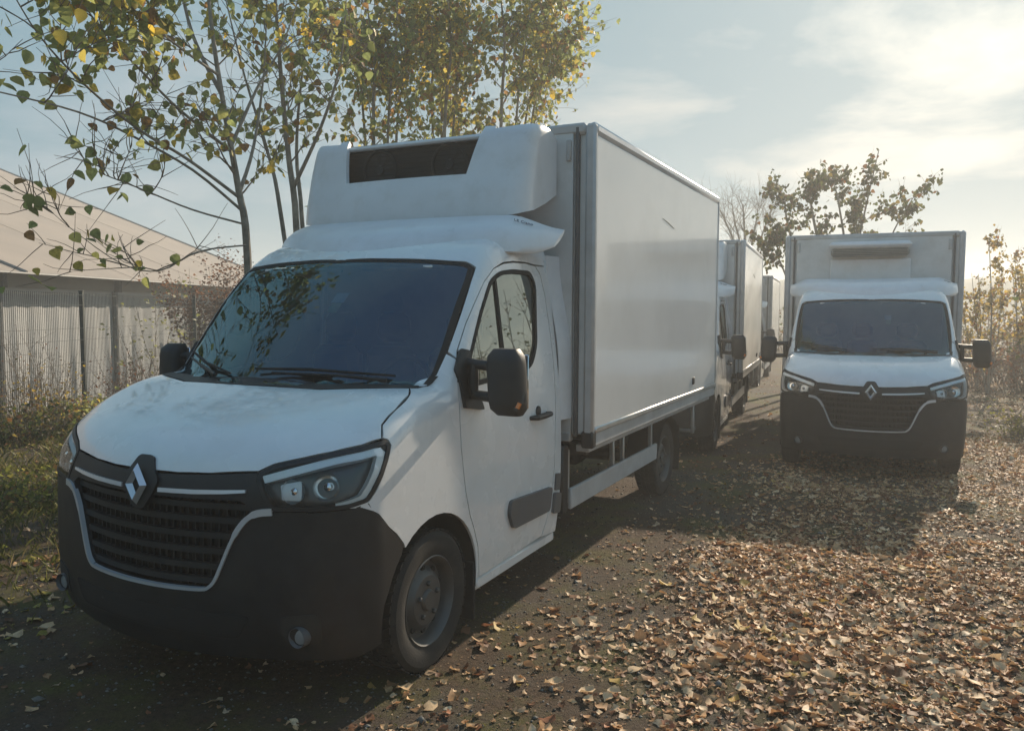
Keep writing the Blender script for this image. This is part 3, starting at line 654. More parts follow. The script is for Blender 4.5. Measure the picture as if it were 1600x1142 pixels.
        mb = MB(); mb.lathe([(-.012, .222), (-.008, .216), (-.02, .205), (-.05, .196), (-.075, .19), (-.075, .165), (-.045, .14), (-.032, .12), (-.03, .08), (-.032, .055), (-.02, .05), (-.015, .045), (-.015, 0)], c, 'x', 40, sgn=s)
        rim = mk('rim', mb, 'steel', W_, angle=28)
        for k in range(10):
            hl = MB(); a = 2 * math.pi * (k + .5) / 10; cc = (wx - s * .057, lc + .153 * math.cos(a), .344 + .153 * math.sin(a))
            hl.lathe([(.0035, .0), (.0035, .016), (-.006, .019)], cc, 'x', 10, sgn=s); mk('vent_hole', hl, 'seam', W_)
        for k in range(5):
            nb = MB(); a = 2 * math.pi * k / 5 + .3; cc = (wx - s * .03, lc + .085 * math.cos(a), .344 + .085 * math.sin(a)); nb.lathe([(-.004, .014), (.014, .013), (.018, .009), (.018, 0)], cc, 'x', 6, sgn=s); mk('wheel_nut', nb, 'steel', W_)
    for s in (1, -1):
        wheel(WL, s); wheel(WR, s)
    # --- chassis, side guards, mudguards
    mb = MB()
    for s in (1, -1): mb.box(s * .36, s * .44, 2.0, 6.40, .58, .76, .01)
    for y in (2.7, 3.5, 4.4, 5.6, 6.3): mb.box(-.36, .36, y, y + .08, .60, .74, .01)
    for y in (2.75, 3.45, 4.15, 5.75, 6.3): mb.box(-1.06, 1.06, y, y + .06, .765, .86, .006)
    mb.tube([(-.9, WR, .344), (.9, WR, .344)], .06, 10); mb.box(-.15, .15, WR - .15, WR + .15, .22, .48, .06)
    mb.box(-.95, -.45, 2.7, 3.6, .42, .74, .05); mk('chassis', mb, 'chassis', R)
    for s in (1, -1):
        mb = MB(); mb.box(s * .985, s * 1.012, 2.60, 4.70, .412, .555, .006); sg = mk('side_guard', mb, 'alugrey', R)
        for y in (2.60, 3.55, 3.80, 4.60): mk('guard_post', MB().box(s * .95, s * .984, y, y + .035, .45, .82, .004), 'alu', sg)
        mb = MB(); mb.box(s * .93, s * 1.0, 2.47, 2.575, .40, .86, .01); mk('guard_bracket', mb, 'plastic', R)
        mb = MB(); rows = [[(s * x, WR + .41 * math.cos(rad(a)), .344 + .41 * math.sin(rad(a))) for x in (.72, .76, 1.0, 1.02)] for a in np.linspace(5, 175, 18)]
        mb.grid(rows); mk('mudguard', mb, 'plastic', R)
        mb = MB(); mb.box(s * .74, s * 1.0, 5.535, 5.55, .16, .62, .004); mk('mudflap', mb, 'rubber', R)
        mb = MB(); mb.box(s * 1.04, s * 1.07, 5.84, 5.885, .49, .80, .004); mb.box(s * .80, s * 1.04, 5.85, 5.88, .50, .53, .004); mk('guard_stay', mb, 'alu', R)
    # --- refrigerated box
    b0, bl, hw, z0, z1 = 2.602, 3.877, 1.16, .895, 3.0; b1 = b0 + bl
    BX = empty('cargo_box'); BX.parent = R
    mb = MB(); mb.box(-hw + .03, hw - .03, b0 + .03, b1 - .03, z0 + .03, z1 - .03, .01); mk('box_core', mb, 'boxfront', BX)
    for s in (1, -1):
        mb = MB(); mb.box(s * (hw - .04), s * (hw - .006), b0 + .055, b1 - .05, z0 + .085, z1 - .075, .004); sp_ = mk('side_panel', mb, 'panelwhite', BX)
        mb = MB(); mb.box(s * (hw - .006), s * (hw + .008), 5.40, 5.455, 1.045, 1.115, .004); ml = mk('marker_light', mb, 'plastic', sp_)
        mk('marker_lens', MB().box(s * (hw + .008), s * (hw + .012), 5.41, 5.445, 1.065, 1.10, .002), 'amber', ml) if False else None
        mb = MB(); mb.box(s * (hw - .075), s * hw, b0, b0 + .055, z0, z1, .018); mk('corner_profile', mb, 'alugrey', BX)
        mb = MB(); mb.box(s * (hw - .06), s * hw, b1 - .05, b1, z0, z1, .014); mk('corner_profile', mb, 'alugrey', BX)
        mb = MB(); mb.box(s * (hw - .07), s * (hw + .004), b0 + .02, b1 - .01, z1 - .075, z1 + .012, .028); mk('roof_rail', mb, 'gelcoat', BX)
        mb = MB(); mb.box(s * (hw - .06), s * (hw + .006), b0 + .055, b1 - .05, z0 + .045, z0 + .085, .008); mk('bottom_trim', mb, 'alu', BX)
        mb = MB(); mb.box(s * (hw - .10), s * (hw - .012), b0 + .055, b1 - .02, z0 - .05, z0 + .043, .006); mb.box(s * (hw - .16), s * (hw - .06), b0 + .1, b1 - .05, z0 - .10, z0 - .05, .006); mk('bottom_rail', mb, 'alugrey', BX)
        mb = MB(); mb.box(s * (hw - .085), s * (hw + .004), b0 - .004, b0 + .07, z0 - .055, z0 + .06, .012); mk('corner_cap', mb, 'plastic', BX)
        mb = MB(); mb.box(s * 1.02, s * 1.045, b0 - .006, b0 + .03, z0 + .02, z1 - .02, .004); mk('front_seam_strip', mb, 'plasticgrey', BX)
        mb = MB(); mb.box(s * .955, s * .99, b0 - .018, b0 + .03, 2.76, 2.90, .006); mk('clearance_lamp', mb, 'alugrey', BX)
    mb = MB(); mb.box(-1.0, 1.0, b0 + .004, b0 + .03, z0 + .03, z1 - .05, .004); mk('front_panel', mb, 'boxfront', BX)
    mb = MB(); mb.box(-hw + .07, hw - .07, b0 - .004, b0 + .06, z1 - .07, z1 + .008, .02); mk('front_roof_rail', mb, 'alugrey', BX)
    mb = MB(); mb.box(-hw + .05, hw - .05, b0 + .05, b1 - .02, z1 - .02, z1 + .002, .004); mk('roof_panel', mb, 'panelwhite', BX)
    mb = MB(); mb.box(-1.0, 1.0, b0, b0 + .055, z0 - .02, z0 + .05, .01); mk('front_bottom_rail', mb, 'alugrey', BX)
    for x0, x1 in ((-1.09, -.004), (.004, 1.09)): 
        mb = MB(); mb.box(x0, x1, b1 - .028, b1 + .006, z0 + .06, z1 - .08, .006); mk('rear_door', mb, 'panelwhite', BX)
    mk('scuff_mark', MB().tube([(hw - .004, 4.25, 2.545), (hw - .004, 4.42, 2.525), (hw - .004, 4.60, 2.495), (hw - .004, 4.66, 2.50)], [.002, .0035, .003, .001], 5), 'boxscuff', BX)
    # gap fairing between cab and box
    for s in (1, -1):
        mb = MB(); rows = [[(s * (.975 - .10 * float(sst(z, 1.4, 2.15)) + k * .03), 2.445 + k * .17, z) for k in (0, .5, 1)] for z in np.linspace(1.04, 2.13, 10)]
        mb.grid(rows); rows2 = [[(a[0] - s * .02, a[1], a[2]) for a in r] for r in rows]; mb.grid(rows2); mb.grid([[r[-1] for r in rows], [r[-1] for r in rows2]]); mb.grid([rows[0], rows2[0]]); mk('gap_fairing', mb, 'gelcoat', R)
    # --- wind deflector on the roof and the cooling unit in it
    NT = [(-.475, 2.635), (.475, 2.635), (.545, 2.96), (-.545, 2.96)]
    cen = [(-.62, 2.33), (0, 2.33), (.62, 2.33), (.62, 2.95), (.545, 2.955), (.475, 2.635), (-.475, 2.635), (-.545, 2.955), (-.62, 2.95)]
    cs = cutline(.612, np.linspace(2.93, 2.33, 9), deff) + [(2.05, .70, 2.345), (2.14, .80, 2.37), (2.25, .86, 2.40), (2.40, .885, 2.46), (2.59, .885, 2.54), (2.59, .885, 2.91), (2.50, .85, 2.955), (2.42, .72, 2.955)]
    csd = [((a[0] + a[1]) * q2, a[2]) for a in cs]
    DFL = skin('wind_deflector', [patch(cen, 'front', F=deff, grid=.05, lip=.03)] + [patch(csd, 'corner', F=deff, grid=.05, lip=.03, mirror=mi) for mi in both], 'gelcoat', R)
    FU = empty('cooling_unit'); FU.parent = R
    mb = MB(); mb.box(-.62, .62, 2.24, 2.598, 2.50, 2.90, .03); mk('unit_housing', mb, 'dark', FU)
    for x in (-.29, .27):
        mb = MB(); mb.lathe([(-.004, .145), (-.012, .138), (-.012, .126), (.0, .12)], (x, 2.235, 2.735), 'y', 28); mk('fan_ring', mb, 'dark', FU)
        mb = MB()
        for k in range(7):
            a = 2 * math.pi * k / 7; mb.add([(x + .03 * math.cos(a), 2.234, 2.735 + .03 * math.sin(a)), (x + .115 * math.cos(a + .1), 2.228, 2.735 + .115 * math.sin(a + .1)), (x + .115 * math.cos(a + .6), 2.236, 2.735 + .115 * math.sin(a + .6)), (x + .03 * math.cos(a + .7), 2.237, 2.735 + .03 * math.sin(a + .7))], [(0, 1, 2, 3)])
        mb.lathe([(-.012, 0), (-.012, .03), (0, .034)], (x, 2.236, 2.735), 'y', 14); mk('fan', mb, 'plastic', FU)
    mb = MB(); mb.box(-.60, .60, 2.20, 2.30, 2.875, 2.905, .012); mk('unit_cover', mb, 'gelcoat', FU)
    mb = MB()
    for k in range(9): mb.box(-.6, .6, 2.225, 2.232, 2.60 + k * .032, 2.604 + k * .032, .001)
    mk('unit_grille', mb, 'seam', FU)
    # roof spoiler with swept wings
    rows = []
    for x in np.linspace(-1.05, 1.05, 45):
        a = abs(x); lb = 1.50 + .40 * a * a + .10 * a ** 6; zb = 2.118; lt = 1.90 + .20 * a * a + .17 * a ** 6; zt = 2.345 + .02 * a * a - .085 * float(sst(a, .8, 1.06))
        e = float(1 - sst(a, .985, 1.05)); zb = zb + (1 - e) * .05; lb += (1 - e) * .10
        th = .03 + .05 * e; P_ = []
        for t in np.linspace(0, 1, 8):
            P_.append((x, lb + (lt - lb) * t - .055 * e * math.sin(math.pi * t), zb + (zt - zb) * (t ** .9) + .02 * e * math.sin(math.pi * t)))
        for t in np.linspace(.93, .05, 6):
            P_.append((x, lb + (lt - lb) * t + .02 * math.sin(math.pi * t), zb + (zt - zb) * t - .012 - .05 * e * math.sin(math.pi * t)))
        rows.append(P_)
    mb = MB(); mb.grid(rows, close=True); mb.add(rows[0], [tuple(range(len(rows[0])))]); mb.add(rows[-1], [tuple(range(len(rows[0])))])
    SP = mk('roof_spoiler', mb, 'gelcoat', R, angle=55)
    for s in (1,):
        cu = bpy.data.curves.new('lettering', 'FONT'); cu.body = 'LE Ciano'; cu.size = .036; cu.extrude = .0008; cu.shear = .2
        to = bpy.data.objects.new('lettering', cu); COL.objects.link(to)
        dg = bpy.context.evaluated_depsgraph_get(); me = bpy.data.meshes.new_from_object(to.evaluated_get(dg)); bpy.data.objects.remove(to)
        me.materials.append(MATS['ink'])
        tx = bpy.data.objects.new('lettering', me); link(tx, SP)
        R['txt'] = 0
        # lie it on the spoiler's front face near its right tip
        r0 = rows[40]; r1 = rows[43]; p0 = Vector(r0[5]); p1 = Vector(r1[5]); ux = (p1 - p0).normalized(); up = (Vector(rows[40][6]) - Vector(rows[40][4])).normalized(); nz2 = ux.cross(up).normalized(); up = nz2.cross(ux)
        Mx = Matrix((ux, up, nz2)).transposed().to_4x4(); Mx.translation = p0 + nz2 * .012 - up * .0; tx.matrix_local = Mx
    return R
truck = build_truck()
for k in ('cards', 'txt'):
    if k in truck.keys(): del truck[k]
def copy_tree(o, parent=None):
    c = o.copy(); COL.objects.link(c)
    if parent is not None: c.parent = parent
    for ch in list(o.children): copy_tree(ch, c)
    return c
def place(o, x, y, yaw, z):
    o.location = (x, y, z); o.rotation_euler = (0, 0, -rad(yaw))
def slim_unit(t):
    for ch in list(t.children):
        if ch.name.split('.')[0] in ('wind_deflector', 'cooling_unit'):
            for c in list(ch.children): bpy.data.objects.remove(c)
            bpy.data.objects.remove(ch)
    U = empty('cooling_unit'); U.parent = t
    mk('unit_cover', MB().box(-.56, .50, 2.34, 2.60, 2.785, 2.88, .045), 'gelcoat', U)
    mk('unit_housing', MB().box(-.53, .47, 2.36, 2.60, 2.675, 2.785, .03), 'unitgrey', U)
    for k in range(4): mk('unit_slat', MB().box(-.50, .44, 2.35, 2.363, 2.69 + k * .023, 2.697 + k * .023, .002), 'plasticgrey', U)
    mk('front_fairing', MB().box(-.54, .50, 2.57, 2.60, 2.05, 2.65, .012), 'gelcoat', t)
GT = 'white refrigerated box trucks parked on the gravel'
t2 = copy_tree(truck); t3 = copy_tree(truck); t4 = copy_tree(truck)
slim_unit(t2)
for ch in truck.children:        # the nearest truck's far mirror is folded in a little
    if ch.name.startswith('side_mirror') and ch.data.vertices[0].co.x < 0:
        ch.scale = (.80, 1, .85); ch.location = (-.170, 0, 1.407 * .15)
place(truck, T1[0], T1[1], T1[2], 0); place(t2, 4.049, 8.947, 23.222, -.14); place(t3, 1.574, 10.40, 21.3, -.14); place(t4, 5.134, 20.0, 21.3, -.27)
tag(truck, 'white refrigerated box truck nearest the camera, filling the left half, black bumper and grille', 'truck', GT)
tag(t2, 'white refrigerated box truck standing alone on the right, seen head-on with both mirrors out', 'truck', GT)
tag(t3, 'white box truck half hidden right behind the nearest truck, its left mirror sticking out', 'truck', GT)
tag(t4, 'farthest white box truck, a sliver of its box seen between two others', 'truck', GT)

# ------------------------------------------------------------------ tent hall and fence
def tent():
    R = empty('storage_tent', (-11.9, 42.5, -.3)); tag(R, 'long storage tent with a beige sloping fabric roof and grey side walls behind the fence', 'tent hall')
    ax = Vector((-.0767, -.997, 0)); px = Vector((-.997, .0767, 0)); bay = 5.375; EZ = 3.3; RW = 18.; rise = 7.05
    for b in range(7):
        a0 = b * bay; a1 = a0 + bay
        P = [[ax * (a0 + (a1 - a0) * i / 8) + px * (-.8 + (RW + .8) * j / 10) + Vector((0, 0, EZ + rise * (-.8 + (RW + .8) * j / 10) / RW - .06 * math.sin(math.pi * i / 8) ** 1. * (.4 + .6 * math.sin(math.pi * j / 10)))) for j in range(11)] for i in range(9)]
        mk('roof_panel', MB().grid(P), 'tentroof', R, fixn=False)
        W_ = []
        for i in range(41):
            t = i / 40; q = ax * (a0 + .06 + (bay - .12) * t); f = .03 * math.sin(t * 38 + b) + .025 * math.sin(t * 91 + 2 * b)
            W_.append([q + px * (.05 + f * k) + Vector((0, 0, z)) for z, k in ((-.9, 1), (0, 1), (.8, 1.), (1.7, .8), (2.7, .1))])
        mk('wall_panel', MB().grid(W_), 'tentwall', R, fixn=False)
        V_ = [[ax * (a0 + .04 + (bay - .08) * i / 10) + px * (-.06 + .012 * math.sin(i * 1.9 + b)) + Vector((0, 0, z)) for z in (2.62, 2.95, 3.2)] for i in range(11)]
        mk('valance_panel', MB().grid(V_), 'valance', R, fixn=False)
    for b in range(8):
        q = ax * (b * bay)
        mb = MB(); mb.tube([q + Vector((0, 0, -1.)), q + Vector((0, 0, 3.25))], .10, 8); mk('frame_post', mb, 'tentpost', R)
        mb = MB(); mb.tube([q + px * (-.82) + Vector((0, 0, EZ + rise * (-.82) / RW + .02)), q + px * RW + Vector((0, 0, EZ + rise + .02))], .05 if b in (0, 4) else .006, 6); mk('rafter', mb, 'tentpost' if b in (0, 4) else 'tentroof', R)
        mb = MB(); c = q + px * (-.12); mb.tube([c + Vector((0, 0, 2.6)), c + Vector((0, 0, 3.16))], .13, 4); mk('eave_bracket', mb, 'dark', R)
    mb = MB(); mb.tube([px * -.8 + Vector((0, 0, EZ - .33)), ax * (7 * bay) + px * -.8 + Vector((0, 0, EZ - .33))], .035, 6); mk('eave_rail', mb, 'tentpost', R)
tent()
def fence():
    R = empty('mesh_fence', (-7.6, 14.1, 0)); tag(R, 'dark welded wire mesh fence with slim posts in front of the storage tent', 'fence')
    ys = [11.8 - 5, 11.8, 16.8, 21.8, 26.8, 31.8]; ys = [y - 16.8 for y in ys]
    for y in ys:
        mb = MB(); mb.box(-.035, .035, y - .03, y + .03, -.25, 2.06, .004); mb.box(-.04, .04, y - .035, y + .035, 2.06, 2.075, .004); mk('fence_post', mb, 'fencepaint', R)
    for a, b in zip(ys[:-1], ys[1:]):
        mb = MB()
        n = int(round((b - a - .08) / .05))
        for i in range(n + 1):
            y = a + .04 + i * .05; V = []; 
            mb.add([(.045, y - .004, -.05), (.045, y + .004, -.05), (.045, y + .004, 2.03), (.045, y - .004, 2.03), (.051, y, -.05), (.051, y, 2.03)], [(0, 1, 2, 3), (0, 4, 5, 3), (1, 4, 5, 2)])
        for z in (.02, .22, .62, .82, 1.22, 1.42, 1.82, 2.0):
            mb.tube([(.055, a + .03, z), (.055, b - .03, z)], .004, 4)
        o_ = mk('wire_panel', mb, 'wire', R, fixn=False); 
fence()

# ------------------------------------------------------------------ leaves and trees
LEAFV = np.array([(0, 0, 0), (0, .20, -.02), (0, .45, -.035), (0, .72, -.03), (0, 1.0, -.06), (-.30, .04, .05), (-.46, .27, .07), (-.36, .55, .06), (-.17, .80, .02), (.30, .04, .05), (.46, .27, .07), (.36, .55, .06), (.17, .80, .02)])
LEAFF = np.array([(0, 1, 6, 5), (1, 2, 7, 6), (2, 3, 8, 7), (3, 12, 4, 8), (0, 9, 10, 1), (1, 10, 11, 2), (2, 11, 12, 3)])
COARSEV = np.array([(0, 0, 0), (-.44, .30, .06), (0, 1.0, -.05), (.44, .30, .06)]); COARSEF = np.array([(0, 3, 2, 1)])
def rotm(a, b, c):
    ca, sa, cb, sb, cc, sc = np.cos(a), np.sin(a), np.cos(b), np.sin(b), np.cos(c), np.sin(c)
    M = np.empty((len(a), 3, 3))
    M[:, 0, 0] = ca * cb; M[:, 0, 1] = ca * sb * sc - sa * cc; M[:, 0, 2] = ca * sb * cc + sa * sc
    M[:, 1, 0] = sa * cb; M[:, 1, 1] = sa * sb * sc + ca * cc; M[:, 1, 2] = sa * sb * cc - ca * sc
    M[:, 2, 0] = -sb; M[:, 2, 1] = cb * sc; M[:, 2, 2] = cb * cc
    return M
PAL_POPLAR = [((.27, .31, .11), .38), ((.36, .37, .12), .27), ((.52, .42, .09), .15), ((.68, .48, .07), .10), ((.38, .21, .08), .10)]
PAL_GREEN = [((.075, .095, .03), .5), ((.12, .125, .04), .25), ((.20, .15, .04), .14), ((.16, .08, .03), .11)]
PAL_YELLOW = [((.34, .24, .06), .4), ((.46, .32, .07), .25), ((.16, .14, .04), .2), ((.25, .12, .05), .15)]
PAL_BROWN = [((.16, .07, .035), .5), ((.24, .11, .05), .3), ((.09, .05, .03), .2)]
def palette(pal, n):
    c = np.array([p[0] for p in pal]); pr = np.array([p[1] for p in pal]); k = RNG.choice(len(c), n, p=pr / pr.sum()); return c[k] * RNG.uniform(.75, 1.25, (n, 1))
def leaf_cloud(P, size, pal, droop=True, coarse=False):
    LV, LF = (COARSEV, COARSEF) if coarse else (LEAFV, LEAFF); n = len(P); a = RNG.uniform(0, 6.28, n); b = RNG.normal(0, .6, n); c = RNG.normal(-1.1 if droop else 0, .55, n)
    M = rotm(a, b, c); s = size * RNG.uniform(.6, 1.3, n)
    V = np.einsum('nij,kj->nki', M, LV) * s[:, None, None] + P[:, None, :]
    F = (np.arange(n)[:, None, None] * len(LV) + LF[None]).reshape(-1, 4)
    T = np.repeat(palette(pal, n), len(LV), 0)
    return V.reshape(-1, 3), F, T, (M, s)
def limb(mb, p, d, Ln, r, rng, wob=.12, up=.05, n=7, tip=.25):
    pts = [Vector(p)]; d = Vector(d).normalized(); st = Ln / n
    for i in range(n):
        d = (d + Vector((rng.gauss(0, wob), rng.gauss(0, wob), rng.gauss(0, wob) + up))).normalized(); pts.append(pts[-1] + d * st)
    mb.tube(pts, [r * (1 - (1 - tip) * i / n) for i in range(n + 1)], 5 if r < .02 else 7, cap=False)
    return pts
def tree(name, label, cat, base, stems, leaf_size, n_leaf, pal, seed, group=None, spread=.35, sub=(5, 1.4), tw=(5, .5), leafbias=.25, individual=0, lean=.5, hmin=.0):
    """stems: list of (polyline points, base radius). Side branches and twigs grow from them; leaves hang on the twigs."""
    rng = random.Random(seed); R = empty(name, base); tag(R, label, cat, group)
    B = Vector(base); tk = MB(); br = MB(); anchors = []
    for st_ in stems:
        pts, r = st_[:2]; wt_ = st_[2] if len(st_) > 2 else 3; own = []
        P_ = [Vector(p) - B for p in dense(pts, 4)]; P_ = [Vector(p) for p in P_]
        tk.tube(P_, [r * (1 - .8 * i / (len(P_) - 1)) for i in range(len(P_))], 9)
        Ls = (P_[-1] - P_[0]).length
        for k in range(sub[0]):
            t = rng.uniform(max(leafbias, hmin), 1.); i = min(int(t * (len(P_) - 1)), len(P_) - 2); o_ = P_[i].lerp(P_[i + 1], t * (len(P_) - 1) - i)
            dr = (P_[i + 1] - P_[i]).normalized(); az = rng.uniform(0, 6.28); side = Vector((math.cos(az), math.sin(az), 0)); d = (dr * lean + side * .85 + Vector((0, 0, .2))).normalized()
            ln = sub[1] * rng.uniform(.5, 1.15) * (1.15 - .6 * t); q = limb(br, o_, d, ln, max(.006, r * .28 * (1.1 - t * .7)), rng, .10, .04)
            for m in range(tw[0]):
                u = rng.uniform(.15, 1.); j = min(int(u * 7), 6); oo = q[j].lerp(q[j + 1], u * 7 - j); dd = ((q[j + 1] - q[j]).normalized() * .7 + Vector((rng.gauss(0, .6), rng.gauss(0, .6), rng.gauss(0, .45)))).normalized()
                tq = limb(br, oo, dd, tw[1] * rng.uniform(.5, 1.2), .0038, rng, .16, .02, n=4, tip=.4); own.append(tq)
            own.append(q[3:])
        own.append(P_[int(len(P_) * .7):]); anchors += own * wt_
    mk('trunk', tk, 'bark', R); mk('branches', br, 'twig', R, fixn=False)
    if n_leaf:
        A = []
        if individual > 100: anchors.append(anchors[-1])
        for _ in range(n_leaf):
            q = rng.choice(anchors); u = rng.uniform(0, len(q) - 1.001); j = int(u); p = q[j].lerp(q[j + 1], u - j); A.append(p + Vector((rng.gauss(0, .04), rng.gauss(0, .04), rng.gauss(-.02, .04))))
        A = np.array([tuple(a) for a in A])
        if individual:
            wpos = A + np.array(base); inv = []
            y = wpos[:, 1]; u = wpos[:, 0] / np.maximum(y, .1); v = (wpos[:, 2] - CAMH) / np.maximum(y, .1)
            vis = (y > 1.) & (np.abs(u) < .66) & (v < .42) & (v > -.1); order = np.argsort(np.where(vis, y, 1e6))[:min(individual, int(vis.sum()))]
            pick = np.zeros(len(A), bool); pick[order] = True
            meshes = []
            for c_, _p in pal:
                for bend in (.6, 1.5):
                    Vq = LEAFV * (1, 1, bend) ; me = np_mesh('leaf', Vq, LEAFF, 'leaf', np.tile(np.array(c_), (len(LEAFV), 1))); meshes.append((me.data)); bpy.data.objects.remove(me)
            pr = [p_ / 2 for _, p_ in pal for _b in (0, 1)]
            for i in order:
                me = rng.choices(meshes, pr)[0]; o_ = bpy.data.objects.new('leaf', me); link(o_, R); o_.location = A[i]; o_.rotation_euler = (rng.gauss(-1.1, .55), rng.gauss(0, .6), rng.uniform(0, 6.28)); s = leaf_size * rng.uniform(.6, 1.3); o_.scale = (s, s, s)
            A = A[~pick]
        V, F, T, _ = leaf_cloud(A, leaf_size, pal)
        o_ = np_mesh('foliage', V, F, 'leaf', T, R); o_['kind'] = 'stuff'
    return R
def px(u, v, y):
    """point at depth y that the survey measured at pixel (u,v) of the 1600 px photograph"""
    a = (u - 800) / 1245.; b = -(v - 571) / 1245.; c, s = math.cos(rad(-4)), math.sin(rad(-4))
    d = Vector((a, c - b * s, s + b * c)); d *= y / d.y; return Vector((d.x, d.y, d.z + CAMH))
# young poplar beside the nearest cab: stems and long side limbs surveyed
def rel(*p): return [px(*q) for q in p]
b1 = px(392, 470, 7.4); b1.z = 0
tree('poplar_tree', 'young poplar left of the nearest cab, long low limbs with big yellowing leaves', 'tree', tuple(b1), [
    ([b1, *rel((386, 400, 7.4), (372, 300, 7.4), (352, 190, 7.4), (332, 70, 7.4), (318, -60, 7.5), (300, -260, 7.6))], .041, 3),
    (rel((372, 310, 7.4), (290, 250, 7.0), (215, 205, 6.5), (130, 135, 6.0), (60, 60, 5.6), (10, -20, 5.3)), .016, 5),
    (rel((376, 330, 7.4), (300, 268, 7.1), (205, 215, 6.6), (120, 178, 6.0), (0, 148, 5.3), (-80, 130, 5.)), .014, 2),
    (rel((362, 240, 7.4), (280, 175, 7.0), (225, 120, 6.6), (150, 40, 6.1), (90, -50, 5.8)), .015, 6),
    (rel((380, 352, 7.4), (300, 330, 7.0), (225, 300, 6.6), (160, 275, 6.3), (135, 262, 6.2)), .010, 1),
    (rel((340, 120, 7.4), (270, 70, 6.8), (200, 10, 6.3), (160, -60, 6.)), .014, 6),
    (rel((384, 385, 7.3), (310, 395, 7.0), (250, 425, 6.7), (190, 415, 6.5), (110, 360, 6.2), (70, 325, 6.1)), .008, 1),
    (rel((360, 230, 7.4), (400, 140, 7.5), (440, 70, 7.6), (470, -20, 7.7)), .018),
    (rel((374, 300, 7.4), (395, 230, 7.7), (410, 120, 7.9), (415, 0, 8.)), .02),
    (rel((345, 150, 7.4), (300, 60, 7.6), (270, -60, 7.8), (240, -200, 8)), .022)],
    .086, 1500, PAL_POPLAR, 11, sub=(8, .85), tw=(6, .45), leafbias=.3, individual=230)
b2 = px(466, 420, 8.4); b2.z = 0
tree('poplar_tree', 'slender twin-stemmed poplar just behind the nearest cab, sparse leaves on its bare twigs', 'tree', tuple(b2), [
    ([b2, *rel((463, 370, 8.4), (450, 250, 8.4), (438, 130, 8.4), (428, 0, 8.4), (420, -150, 8.5))], .042),
    ([b2 + Vector((.12, .05, 0)), *rel((472, 360, 8.5), (462, 240, 8.6), (470, 120, 8.7), (488, 0, 8.7))], .03),
    ([b2 + Vector((.1, .3, 0)), *rel((440, 350, 8.7), (420, 250, 8.9), (380, 120, 9.0), (350, 0, 9.0))], .03),
    (rel((455, 300, 8.4), (500, 200, 8.2), (530, 100, 8.), (540, -20, 8.)), .022)],
    .085, 520, PAL_POPLAR, 12, sub=(9, .9), tw=(5, .5), leafbias=.3, individual=60)
# three dense poplars behind the nearest truck
for i, (bx_, by_, tops, seed, lab) in enumerate((
    (600, 11.5, ((560, -40), (610, -160), (530, 60), (640, 20)), 21, 'leafy olive green poplar behind the nearest truck, leftmost of three'),
    (695, 12.2, ((690, -60), (720, -200), (650, -20), (680, 40)), 22, 'leafy poplar with yellow and brown leaves, middle one of three behind the nearest truck'),
    (790, 12.6, ((770, -80), (820, -140), (870, 20), (850, 60)), 23, 'leafy poplar with its crown ending above the nearest box corner, rightmost of three'))):
    b = px(bx_, 480, by_); b.z = 0.
    st = []
    for k, (u, v) in enumerate(tops):
        m = px((bx_ * .55 + u * .45), 210, by_ + .25 * (k - 1)); t_ = px(u, v, by_ + .6 * (k - 1.5)); st.append(([b + Vector((.08 * k - .1, .1 * k - .1, 0)), m, m.lerp(t_, .5) + Vector((.1, 0, .05)), t_], .036 if k == 0 else .026))
    tree('poplar_tree', lab, 'tree', tuple(b), st, .080, 5000, PAL_POPLAR, seed, group='leafy poplars behind the nearest truck', sub=(20, 1.15), tw=(8, .55), leafbias=.16, lean=.7)
# hazy trees beyond the right-hand truck
b = px(1300, 520, 21); b.z = -.3
tree('poplar_tree', 'dark bushy poplar with a tall thin leader, rising behind the right-hand truck', 'tree', tuple(b), [
    ([b, *rel((1290, 440, 21), (1270, 340, 21), (1262, 290, 21))], .07), ([b, *rel((1255, 430, 21.3), (1230, 350, 21.4), (1225, 300, 21.5))], .06),
    ([b, *rel((1330, 430, 21), (1350, 330, 21), (1372, 232, 21))], .05), ([b, *rel((1370, 440, 20.6), (1395, 360, 20.4), (1430, 300, 20.2))], .04), ([b, *rel((1320, 420, 21.5), (1310, 320, 21.8), (1300, 278, 22))], .05), ([b, *rel((1240, 460, 20.6), (1215, 400, 20.5), (1205, 380, 20.5))], .04)],
    .105, 3000, PAL_GREEN, 31, sub=(11, 1.0), tw=(7, .42), leafbias=.45)
b = px(1165, 500, 32); b.z = -.3
tree('bare_tree', 'leafless grey tree with a fan of thin twigs between the truck boxes', 'tree', tuple(b), [
    ([b, *rel((1165, 420, 32), (1163, 370, 32), (1160, 318, 32))], .10), ([b, *rel((1150, 400, 32), (1135, 350, 32), (1120, 320, 32))], .07), ([b, *rel((1180, 410, 32), (1192, 360, 32), (1205, 325, 32))], .07), ([b, *rel((1158, 400, 32), (1148, 350, 32), (1142, 312, 32))], .06), ([b, *rel((1172, 400, 32), (1180, 350, 32), (1184, 318, 32))], .06)],
    .1, 0, PAL_BROWN, 33, sub=(16, 1.5), tw=(9, .8), leafbias=.3, lean=1.2)
